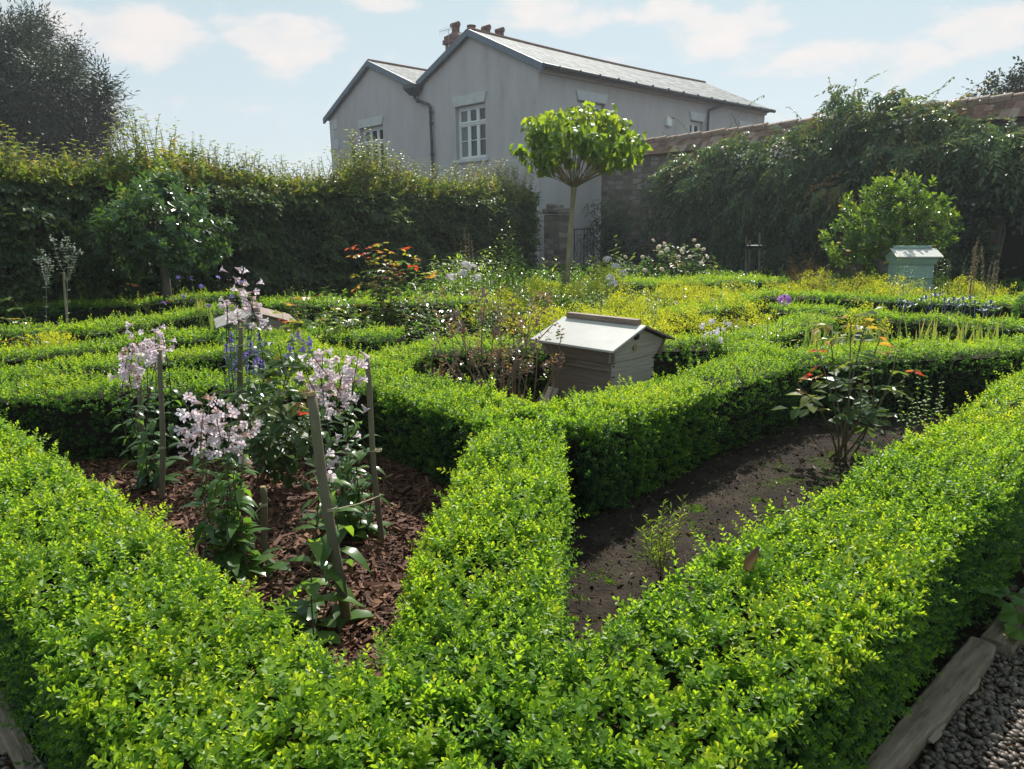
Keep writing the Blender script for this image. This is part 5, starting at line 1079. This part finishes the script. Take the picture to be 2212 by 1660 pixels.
flo('white flower spire right of the lollipop tree stem',1318,10.4,[(1312,560,11.),(1330,575,11.),(1318,600,10.2),(1325,612,10.2),(1345,590,10.6)],341,headtop(.06,44,1.6),'white_fl',ll=.11,lw=.3,name='phlox',cat='flower',group='phlox')
flo('phlox with one mauve flower head standing above the right hand hedges',1692,6.4,[(1694,647,6.4)],342,headtop(.055,60,1.3),'pink_fl',ll=.10,lw=.24,name='phlox',cat='flower',group='phlox')
for i,(px,py,l) in enumerate([(1568,672,'pointed leaved green stem nearest the large grey beehive at right'),(1625,690,'pointed leaved green stem left of the mauve phlox'),(1660,672,'pointed leaved green stem touching the mauve phlox'),(1745,690,'pointed leaved green stem right of the mauve phlox')]):
    herb(l,px,6.3,3,[(px,py,6.3),(px+16,py+22,6.2),(px-14,py+26,6.3)],1,350+i,.12,.2,gap=.06,tb=.6,name='phlox_plant',cat='plant',group='leafy stems without flowers')
flo('low white flowered campion below the pointed green stems at right',1545,6.0,[(1520,705,6.),(1540,695,6.),(1558,712,6.),(1530,725,5.9),(1555,735,5.9),(1570,700,6.1),(1545,720,5.9)],356,headtop(.03,7,1.4),'white_fl',ll=.05,lw=.3,gap=.04,name='campion',cat='flower')
flo('violet bellflowers beside the trunk of the evergreen standard tree',440,8.8,[(435,618,8.9),(352,655,8.7),(500,640,8.8),(450,660,8.6),(415,600,9.),(470,600,9.),(395,640,8.9),(520,610,8.9),(385,600,9.1),(540,655,8.7)],357,headtop(.016,4,1.9),'blue_fl',ll=.06,lw=.18,gap=.07,name='bellflower',cat='flower')
flo('pale violet catmint spikes around the tall dark stemmed stake',530,5.0,[(500,735,5.),(515,760,4.95),(540,745,5.),(555,770,5.),(560,735,5.1),(505,790,4.9),(550,800,4.9),(530,780,4.9),(490,760,5.),(570,790,5.)],358,spiketop(.14,34,.9),'blue_fl',ll=.035,lw=.5,gap=.05,name='catmint',cat='flower')
flo('small violet catmint clump behind the red tipped rose',640,5.0,[(632,735,5.),(645,725,5.),(655,745,5.),(625,755,4.9),(668,738,5.1)],359,spiketop(.10,24,.9),'blue_fl',ll=.035,lw=.5,gap=.05,name='catmint',cat='flower')
# silver tall stems at left
def silver(label,stems,seed,D):
    rg=R_(seed); b=PD(*stems[0][-1],D); b[2]=0; root=thing('tall_silver_plant',label,'plant',b,0,'tall silvery branching plants'); st=MB(); lf=MB()
    for S in stems:
        P=[PD(px,py,D+rg.normal()*.05) for px,py in S[::-1]]; 
        if S is stems[0]: P=[np.array([P[0][0],P[0][1],0])]+P
        st.tube(P,np.linspace(.005,.002,len(P)),5); P=np.array(P)
        for u in np.linspace(.25,1,9):
            p=along(P,np.array(u)); 
            for s in range(4): a=rg.uniform(0,6.3); lf.inst(leaf4(1,.3,.2),p[None],framesN(np.array([[math.cos(a),math.sin(a),.4]]),np.array([[0,0,1.]])),rg.uniform(.03,.06),rg.uniform(.3,.8))
        n=14; lf.inst(leaf4(.03,.02),P[-1]+rg.normal(size=(n,3))*.025,frames(rg.normal(size=(n,3)),rg),1,rg.uniform(.5,1,n))
    st.build('stems',M['silver'],root); lf.build('leaves',M['silver'],root)
silver('slim silvery branching plant at far left against the dark hedge',[[(92,545),(98,580),(100,640),(100,700)],[(105,560),(102,590),(100,620)],[(85,560),(94,590),(99,615)],[(112,575),(104,600),(100,625)]],361,8.6)
silver('taller silvery branching plant beside a thin cane at far left',[[(145,517),(148,560),(145,620),(147,700)],[(115,520),(125,560),(140,590),(146,612)],[(160,535),(155,570),(148,600)],[(133,530),(145,555),(148,575)],[(168,545),(158,575),(149,605)]],362,8.4)
mb=MB(); b=PD(147,735,8.3); b[2]=0; mb.tube([b,PD(141,650,8.3),PD(137,588,8.3)],[.014,.013,.011],7); tag(mb.build('garden_cane',M['bark_pale']),'thin pale cane beside the taller silvery plant at left','cane')
# irises
def iris(label,pts,seed,D,group='strap leaved irises'):
    rg=R_(seed); b=PD(pts[0][0],700,D); b[2]=0; root=thing('iris',label,'plant',b,0,group); lf=MB()
    for px,py in pts:
        t=PD(px,py,D+rg.normal()*.12); b0=np.array([t[0]+rg.normal()*.05,t[1]+rg.normal()*.05,.0]); n=7; P=stemcurve(b0,t,rg,.05,n); 
        if rg.random()<.3: P[-1]+=np.array([rg.choice([-1,1])*.08,0,-.09]); P[-2]+=np.array([0,0,-.01])
        w=np.array([.011,.013,.014,.013,.011,.007,.001])*rg.uniform(.8,1.3); a=rg.uniform(-.6,.6); X=np.array([math.cos(a),math.sin(a),0])
        V=np.stack([P-X*w[:,None],P+np.array([0,-.003,0]),P+X*w[:,None]],1).reshape(-1,3); i=(np.arange(n-1)*3)[:,None]; F=np.concatenate([np.stack([i,i+1,i+4,i+3],2),np.stack([i+1,i+2,i+5,i+4],2)]).reshape(-1,4); lf.add(V,[F],np.repeat(np.clip(rg.normal(.45,.15)+np.linspace(-.1,.25,n),0,1),3))
    lf.build('leaves',M['iris'],root,smooth=True)
rg=R_(370)
for k,(x0,x1,l) in enumerate([(1745,1800,'single fan of iris leaves right of the mauve phlox'),(1835,1885,'tall iris fan behind the orange leaved rose'),(1895,1955,'iris clump with bent yellowing tips behind the orange leaved rose'),(1960,2040,'drooping iris clump in the middle of the row at right'),(2045,2105,'upright iris clump right of the drooping one'),(2110,2165,'last iris clump in the row near the right edge')]):
    iris(l,[(rg.uniform(x0,x1),rg.uniform(672,722)) for _ in range(15)],371+k,6.35)
iris('pale iris fan at the foot of the evergreen standard tree',[(rg.uniform(375,450),rg.uniform(625,675)) for _ in range(16)],379,8.6)
# sea holly
def seaholly(label,heads,seed,D):
    rg=R_(seed); b=PD(heads[0][0],690,D); b[2]=0; root=thing('sea_holly',label,'flower',b,0,'blue sea hollies'); st=MB(); br=MB(); V,F,_=ico(1)
    for px,py in heads:
        t=PD(px,py,D+rg.normal()*.15); st.tube(stemcurve(b+rg.normal(size=3)*[.05,.05,0],t,rg,.06,5),.004,5); br.add(V*np.array([.013,.017,.036])[None]+t+[0,0,.02],F,.3)
        for k in range(9): a=k*.7; br.inst(leaf4(.06,.013,-.2,.1),t[None],framesN(np.array([[math.cos(a),math.sin(a),.35]]),np.array([[0,0,1.]])),rg.uniform(.8,1.3),.6)
    st.build('stems',M['eryng'],root); br.build('flower_heads',M['eryng'],root)
seaholly('blue sea holly with the tallest thistle head, below the pale green beehive',[(2012,625),(2020,640),(2000,645),(2030,638),(1990,650),(2040,650)],381,7.9)
seaholly('dense blue sea holly clump left of the box ball',[(2060,648),(2070,652),(2080,648),(2050,655),(2065,662),(2085,660),(2095,645),(2040,660),(2105,655)],382,7.8)
seaholly('small blue sea holly clump at the left end of the dark gap',[(1960,655),(1945,652),(1970,660),(1955,665)],383,7.9)
seaholly('blue sea holly heads closest to the box ball at right',[(2140,655),(2130,662),(2150,668),(2120,672)],384,7.7)
# fennel, grass, willow herb, dry spikes
def wisps(name,label,cat,cx,D,n,top,sp,mat,seed,th=.0022,fan=.25,leafy=0):
    rg=R_(seed); b=PD(cx,690,D); b[2]=0; root=thing(name,label,cat,b); st=MB(); lf=MB()
    for _ in range(n):
        t=PD(cx+rg.normal()*sp,rg.uniform(*top),D+rg.normal()*.25); b0=b+np.array([(t[0]-b[0])*.5,(t[1]-b[1])*.5,0]); P=stemcurve(b0,t,rg,.08,5); st.tube(P,[th*1.4,th*1.2,th,th*.8,th*.5],4,.5,cap=False)
        for k in range(leafy): u=rg.uniform(.35,1); p=along(P,np.array(u)); lf.inst(leaf4(.08,.006,.5),p[None],frames(np.array([[rg.normal()*.7,rg.normal()*.7,.8]]),rg),rg.uniform(.6,1.3),rg.uniform(.2,.9))
    st.build('stems',M[mat],root); 
    if leafy: lf.build('leaves',M[mat],root)
wisps('bronze_fennel','brown feathery fennel clump at the foot of the wall, left of the round shrub','plant',1738,12.4,70,(545,600),26,'fennel',391,.003,.2,14)
wisps('straw_grass','wispy straw coloured grass in front of the bronze fennel','grass clump',1780,11.2,70,(575,615),40,'straw',392,.0018,.2,3)
wisps('straw_grass','second wispy grass clump left of the pale green beehive','grass clump',1880,11.0,40,(580,615),26,'straw',393,.0018,.2,3)
herb('narrow leaved yellow green herb growing in front of the pale green beehive',1985,9.6,9,[(1945,548,9.6),(1960,560,9.6),(1975,575,9.6),(2000,590,9.5),(2025,560,9.6),(2040,540,9.7),(2050,555,9.7),(2035,580,9.6),(1990,600,9.5)],1,394,.075,.13,gap=.03,tb=.7,name='willow_herb',cat='plant')
herb('dry brown dock spike between the pale green beehive and the doorway',2115,10.3,6,[(2113,515,10.3),(2105,530,10.3),(2121,530,10.3),(2117,545,10.3),(2109,550,10.3)],1,395,.04,.5,'straw',.02,tb=.4,stem='stem_b',name='seed_spike',group=None)
herb('leaning green stem with seed heads in front of the dark doorway',2150,10.0,3,[(2167,512,10.),(2150,535,10.),(2157,520,10.)],1,396,.03,.4,'straw',.09,tb=.7,name='seeding_weed',group=None)
herb('reddish seeding stem at the left edge of the dark doorway',2148,10.2,6,[(2150,560,10.2),(2140,570,10.2),(2158,575,10.2),(2146,585,10.2),(2154,590,10.2)],1,397,.03,.5,'straw',.02,tb=.55,stem='stem_b',name='seed_spike',group=None)
herb('thin pale seed stem right of the pale green beehive',2090,10.2,2,[(2088,555,10.2),(2093,575,10.2)],1,398,.03,.5,'straw',.06,tb=.6,name='seeding_weed',group=None)
herb('spindly dark stemmed weed above the hedges at right centre',1690,9.0,3,[(1688,575,9.),(1700,590,9.),(1675,600,9.),(1712,605,9.)],1,399,.03,.35,'herb',.06,tb=.4,name='spindly_weed',group=None)
herb('spire of young shoots against the dark wall, right of the tree stem',1330,12.6,3,[(1330,508,12.6),(1322,535,12.6),(1342,545,12.6),(1310,555,12.6)],1,400,.12,.34,'herb',.07,tb=.6,name='rose_shoot',group=None)
herb('feathery green mound left of the rose with orange tips',645,9.3,20,(612,650),20,401,.05,.3,gap=.04,tb=.55,name='herb_mound',group=None)
# stakes with a tie before the wall
for k,(a,b,l) in enumerate([((1612,512),(1613,595),'left stake of the trio supporting a young tree by the wall'),((1619,520),(1621,595),'middle stake of the trio supporting a young tree by the wall'),((1641,503),(1642,595),'right and tallest stake of the trio supporting a young tree by the wall')]):
    D=14.2; mb=MB(); p=PD(*b,D); p[2]=0; mb.tube([p,PD(*a,D)],.022,8); tag(mb.build('tree_stake',M['bark']),l,'stake','tree stakes by the wall')
mb=MB(); mb.tube([PD(1609,532,14.15),PD(1645,532,14.15)],.03,8); tag(mb.build('tree_tie',M['iron']),'dark strap joining the three tree stakes by the wall','strap')
# right bed: seedling and weed
herb('yellow green lacy seedling at the far end of the bare soil bed',2005,4.85,9,[(1962,775,4.85),(1985,800,4.85),(2000,790,4.9),(2012,830,4.8),(2035,815,4.9),(1970,850,4.8),(2030,860,4.8),(1960,890,4.8),(2045,880,4.85)],1,402,.035,.75,'alchleaf',.035,tb=.8,name='lacy_seedling',group=None,lo=.2)
def weed():
    rg=R_(410); b=G3(1428,1243); root=thing('small_weed','small feathery weed growing alone on the bare soil bed','weed',b); st=MB(); lf=MB()
    for px,py in [(1393,1112),(1410,1140),(1432,1085),(1450,1100),(1474,1078),(1466,1125),(1400,1165),(1442,1150),(1420,1120),(1482,1100),(1385,1140)]:
        t=PD(px,py,2.8+rg.normal()*.05); P=stemcurve(b+rg.normal(size=3)*[.012,.012,0],t,rg,.07,6); st.tube(P,np.linspace(.0022,.0008,6),4); m=22; u=np.linspace(.35,1,m); p=along(P,u); a=rg.uniform(0,6.3,m); lf.inst(leaf4(.02,.0035,.2),p,framesN(np.stack([np.cos(a),np.sin(a),rg.uniform(.4,1.4,m)],1),np.tile([0,0,1.],(m,1))+rg.normal(size=(m,3))*.2),rg.uniform(1.2,2.3,m),np.clip(rg.normal(.75,.15,m),0,1))
    st.build('stems',M['stem_b'],root); lf.build('leaves',M['herb'],root)
weed()
# curled dead leaf on the hedge
n=9; m=7; u,v=np.meshgrid(np.linspace(0,1,n),np.linspace(-1,1,m),indexing='ij'); w=.028*np.sin(np.pi*np.clip(u*.92+.06,0,1))**.8; a=v*1.35
V=np.stack([w*np.sin(a)*1.0,-w*np.cos(a)*.9+.012*np.sin(u*4),.085*u],2).reshape(-1,3); V[:,2]+=.004*np.sin(v.ravel()*9+u.ravel()*7); i=np.arange((n-1)*m).reshape(n-1,m)[:,:-1].ravel(); c=PD(1617,1238,float(gp(1617,1238,.52)[1])); V=V@rotm('Y',.22).T@rotm('Z',.7).T
mb=MB(); mb.add(V+c,[np.stack([i,i+1,i+m+1,i+m],1)],np.clip(.45+.25*np.sin(np.arange(len(V))*1.7),0,1)); tag(mb.build('dead_leaf',M['litter'],smooth=True),'single curled brown dead leaf caught on top of the right hedge','leaf')
# toothed leaves over the edging at right
def bigleaf():
    rg=R_(420); b=G3(2208,1372,0.); root=thing('geranium','plant with big toothed green leaves spilling over the edging at far right','plant',b); lf=MB(); st=MB()
    for k in range(16):
        a=rg.uniform(0,6.28); r=rg.uniform(.03,.16); p=b+np.array([math.cos(a)*r,math.sin(a)*r,rg.uniform(.07,.2)]); st.tube([b,(b+p)/2+[0,0,.03],p],.0022,5); d=np.array([math.cos(a),math.sin(a),rg.uniform(-.3,.3)])
        N=17; q=np.linspace(-2.5,2.5,N); R=.048*(1+.22*np.cos(q*2.5))*(1+.08*np.cos(np.arange(N)*math.pi))*rg.uniform(.8,1.2); Vv=np.vstack([[0,0,0],np.stack([R*np.sin(q),.008*np.cos(q*3),R*np.cos(q)+.02],1)]); F=np.array([(0,i+1,i+2) for i in range(N-1)]); lf.add(Vv@framesN(d[None],np.array([[0,0,1.]]))[0].T+p,[F],np.clip(rg.normal(.45,.15),0,1))
    lf.build('leaves',M['alchleaf'],root); st.build('stems',M['stem_g'],root)
bigleaf()
# leafy ground cover between the far hedges
mb=MB(); rg=R_(430); n=9000; x=rg.uniform(-7,12,n); y=rg.uniform(5.6,21,n)
near=np.ones(n,bool)
for H in HEDGES:
    p=np.array(H[1])
    for a,b in zip(p[:-1],p[1:]):
        t=np.clip(((x-a[0])*(b-a)[0]+(y-a[1])*(b-a)[1])/((b-a)@(b-a)),0,1); near&=np.hypot(x-a[0]-t*(b-a)[0],y-a[1]-t*(b-a)[1])>H[2]/2+.03
hd=(x-hA[0])*hn[0]+(y-hA[1])*hn[1]; wd_=(x-W0[0])*wn[0]+(y-W0[1])*wn[1]; near&=(hd>.2)&(wd_>.1); near&=~((np.abs(x-.715)<.5)&(np.abs(y-5.43)<.5)); near&=rg.random(n)<np.where(vnoise(x,y,77,.8)>.38,1,.25)
x,y=x[near],y[near]; n=len(x); T=[whorl(leaf4(.085,.05,.5),7,440+i,.35) for i in range(3)]; k=rg.integers(0,3,n); P=np.stack([x,y,rg.uniform(0,.26,n)*(y>6.4)],1); Mx=frames(np.stack([rg.normal(size=n)*.3,rg.normal(size=n)*.3,np.ones(n)],1),rg)
for j in range(3): q=k==j; mb.inst(T[j],P[q],Mx[q],rg.uniform(.7,1.4,n)[q],np.clip(.42+.25*(vnoise(x,y,78,1.3)-.5)+rg.normal(0,.13,n),0,1)[q])
tag(mb.build('ground_cover',M['alchleaf']),'low mixed green ground cover filling the far beds','ground cover',None,'stuff')
# ================================================================== camera, sun, sky
cd=bpy.data.cameras.new('camera'); cam=bpy.data.objects.new('camera',cd); col.objects.link(cam)
cd.sensor_fit='HORIZONTAL'; cd.sensor_width=36; cd.lens=36*FOC/2212; cd.clip_start=.05; cd.clip_end=2000
cam.matrix_world=Matrix(((rt[0],up[0],-fw[0],0),(rt[1],up[1],-fw[1],0),(rt[2],up[2],-fw[2],EYE),(0,0,0,1)))
sc=bpy.context.scene; sc.camera=cam
SAZ,SEL=rad(14),rad(47)
sd=np.array([math.sin(SAZ)*math.cos(SEL),math.cos(SAZ)*math.cos(SEL),math.sin(SEL)])
sl=bpy.data.lights.new('sun','SUN'); sl.energy=3.9; sl.angle=rad(.55); sl.color=(1,.955,.87); so=bpy.data.objects.new('sun',sl); col.objects.link(so)
so.rotation_euler=Vector(-sd).to_track_quat('-Z','Y').to_euler(); so.location=(0,0,30)
W=bpy.data.worlds.new('World'); sc.world=W; W.use_nodes=True; nt=W.node_tree; nt.nodes.clear(); L=nt.links
out=nt.nodes.new('ShaderNodeOutputWorld'); bg=nt.nodes.new('ShaderNodeBackground'); L.new(bg.outputs[0],out.inputs[0])
sky=nt.nodes.new('ShaderNodeTexSky'); sky.sky_type='NISHITA'; sky.sun_disc=False; sky.sun_elevation=SEL; sky.sun_rotation=SAZ; sky.air_density=1.; sky.dust_density=.6; sky.ozone_density=1.2
SKYS=.07; EXPO=.95; bg.inputs['Strength'].default_value=SKYS
tc=nt.nodes.new('ShaderNodeTexCoord')
def V3(v): 
    n=nt.nodes.new('ShaderNodeCombineXYZ'); 
    for i in range(3): n.inputs[i].default_value=float(v[i])
    return n.outputs[0]
def mth(op,a,b=None,c=None,clamp=False):
    n=nt.nodes.new('ShaderNodeMath'); n.operation=op; n.use_clamp=clamp
    for i,x in enumerate((a,b,c)):
        if x is None: continue
        if isinstance(x,(int,float)): n.inputs[i].default_value=x
        else: L.new(x,n.inputs[i])
    return n.outputs[0]
def dot(v):
    n=nt.nodes.new('ShaderNodeVectorMath'); n.operation='DOT_PRODUCT'; L.new(tc.outputs['Generated'],n.inputs[0]); n.inputs[1].default_value=[float(x) for x in v]; return n.outputs['Value']
# fair weather clouds: each one a soft patch of the sky, broken up by noise
mp=nt.nodes.new('ShaderNodeMapping'); mp.inputs['Scale'].default_value=(1,1,2.1); L.new(tc.outputs['Generated'],mp.inputs[0])
no=nt.nodes.new('ShaderNodeTexNoise'); no.inputs['Scale'].default_value=13.; no.inputs['Detail'].default_value=9; no.inputs['Roughness'].default_value=.56; L.new(mp.outputs[0],no.inputs['Vector'])
no2=nt.nodes.new('ShaderNodeTexNoise'); no2.inputs['Scale'].default_value=3.2; no2.inputs['Detail'].default_value=5; L.new(mp.outputs[0],no2.inputs['Vector'])
acc=None
for px,py,rx,ry,a in ((310,68,130,52,1.0),(600,88,105,55,.9),(100,62,130,45,.75),(480,45,60,35,.5),(840,8,110,30,.75),(880,120,80,50,.35),(430,232,190,30,.35),(200,215,80,30,.25),(1210,25,170,55,.8),(1440,25,90,40,.6),(1560,62,130,55,.95),(1330,125,90,30,.6),(1800,130,210,55,.6),(1970,125,110,45,.75),(2140,62,110,40,1.),(700,160,120,35,.3),(1640,95,70,30,.6)):
    c=ray(px,py); c/=np.linalg.norm(c); r_=nrm(np.cross(c,[0,0,1.])); u_=np.cross(r_,c); sx,sy=rx/FOC,ry/FOC
    q=mth('ADD',mth('POWER',mth('DIVIDE',dot(r_),sx),2.),mth('POWER',mth('DIVIDE',dot(u_),sy),2.))
    g=mth('MULTIPLY',mth('EXPONENT',mth('MULTIPLY',q,-1.)),a)
    front=mth('GREATER_THAN',dot(c),0.); g=mth('MULTIPLY',g,front)
    acc=g if acc is None else mth('MAXIMUM',acc,g)
sep=nt.nodes.new('ShaderNodeSeparateXYZ'); L.new(tc.outputs['Generated'],sep.inputs[0])
gen=mth('MULTIPLY',mth('SUBTRACT',no2.outputs['Fac'],.42),1.5)
acc=mth('MAXIMUM',acc,mth('MULTIPLY',gen,.38))
m=mth('ADD',acc,mth('MULTIPLY',mth('SUBTRACT',no.outputs['Fac'],.5),2.1))
mr=nt.nodes.new('ShaderNodeMapRange'); mr.interpolation_type='SMOOTHSTEP'; mr.inputs[1].default_value=.22; mr.inputs[2].default_value=.72; L.new(m,mr.inputs[0])
cm=mth('MULTIPLY',mr.outputs[0],.92)
shade=nt.nodes.new('ShaderNodeMix'); shade.data_type='RGBA'; L.new(mth('MULTIPLY_ADD',mth('SUBTRACT',no.outputs['Fac'],.5),2.6,mth('MULTIPLY',acc,.75),True),shade.inputs[0]); k=1.24/SKYS/2**EXPO
shade.inputs[6].default_value=(.60*k,.635*k,.66*k,1); shade.inputs[7].default_value=(.76*k,.70*k,.67*k,1)
veil=nt.nodes.new('ShaderNodeMix'); veil.data_type='RGBA'; veil.inputs[0].default_value=.88; L.new(sky.outputs[0],veil.inputs[6])
grd=nt.nodes.new('ShaderNodeMix'); grd.data_type='RGBA'; L.new(mth('MULTIPLY',sep.outputs[2],2.2,None,True),grd.inputs[0]); grd.inputs[6].default_value=(.57*k,.63*k,.66*k,1); grd.inputs[7].default_value=(.42*k,.555*k,.585*k,1)
L.new(grd.outputs[2],veil.inputs[7])
mx=nt.nodes.new('ShaderNodeMix'); mx.data_type='RGBA'; L.new(cm,mx.inputs[0]); L.new(veil.outputs[2],mx.inputs[6]); L.new(shade.outputs[2],mx.inputs[7]); L.new(mx.outputs[2],bg.inputs[0])
sc.view_settings.view_transform='Standard'; sc.view_settings.look='None'; sc.view_settings.exposure=EXPO; sc.view_settings.gamma=1.
sc.render.engine='CYCLES'; cy=sc.cycles; cy.max_bounces=7; cy.diffuse_bounces=3; cy.glossy_bounces=2; cy.transmission_bounces=4; cy.use_denoising=True; cy.sample_clamp_indirect=4.; cy.caustics_reflective=False; cy.caustics_refractive=False
try: cy.denoiser='OPENIMAGEDENOISE'
except Exception: pass
sc.render.film_transparent=False
# ================================================================== scattering air added to lift the shadows like lens veil
mb=MB(); mb.box((2,32,6.4),(120,100,15.0)); hz=mb.build('veil_haze',[]); hz['kind']='stuff'; hz['label']='thin scattering air added to lift the shadows and mimic lens veil'
hm,hnt,ho=newmat('veil_haze'); pv=hnt.nodes.new('ShaderNodeVolumePrincipled'); pv.inputs['Color'].default_value=(.90,.93,1,1); pv.inputs['Density'].default_value=.0010; pv.inputs['Anisotropy'].default_value=.5; hnt.links.new(pv.outputs[0],ho.inputs['Volume']); hz.data.materials.append(hm)
sc.cycles.volume_bounces=0
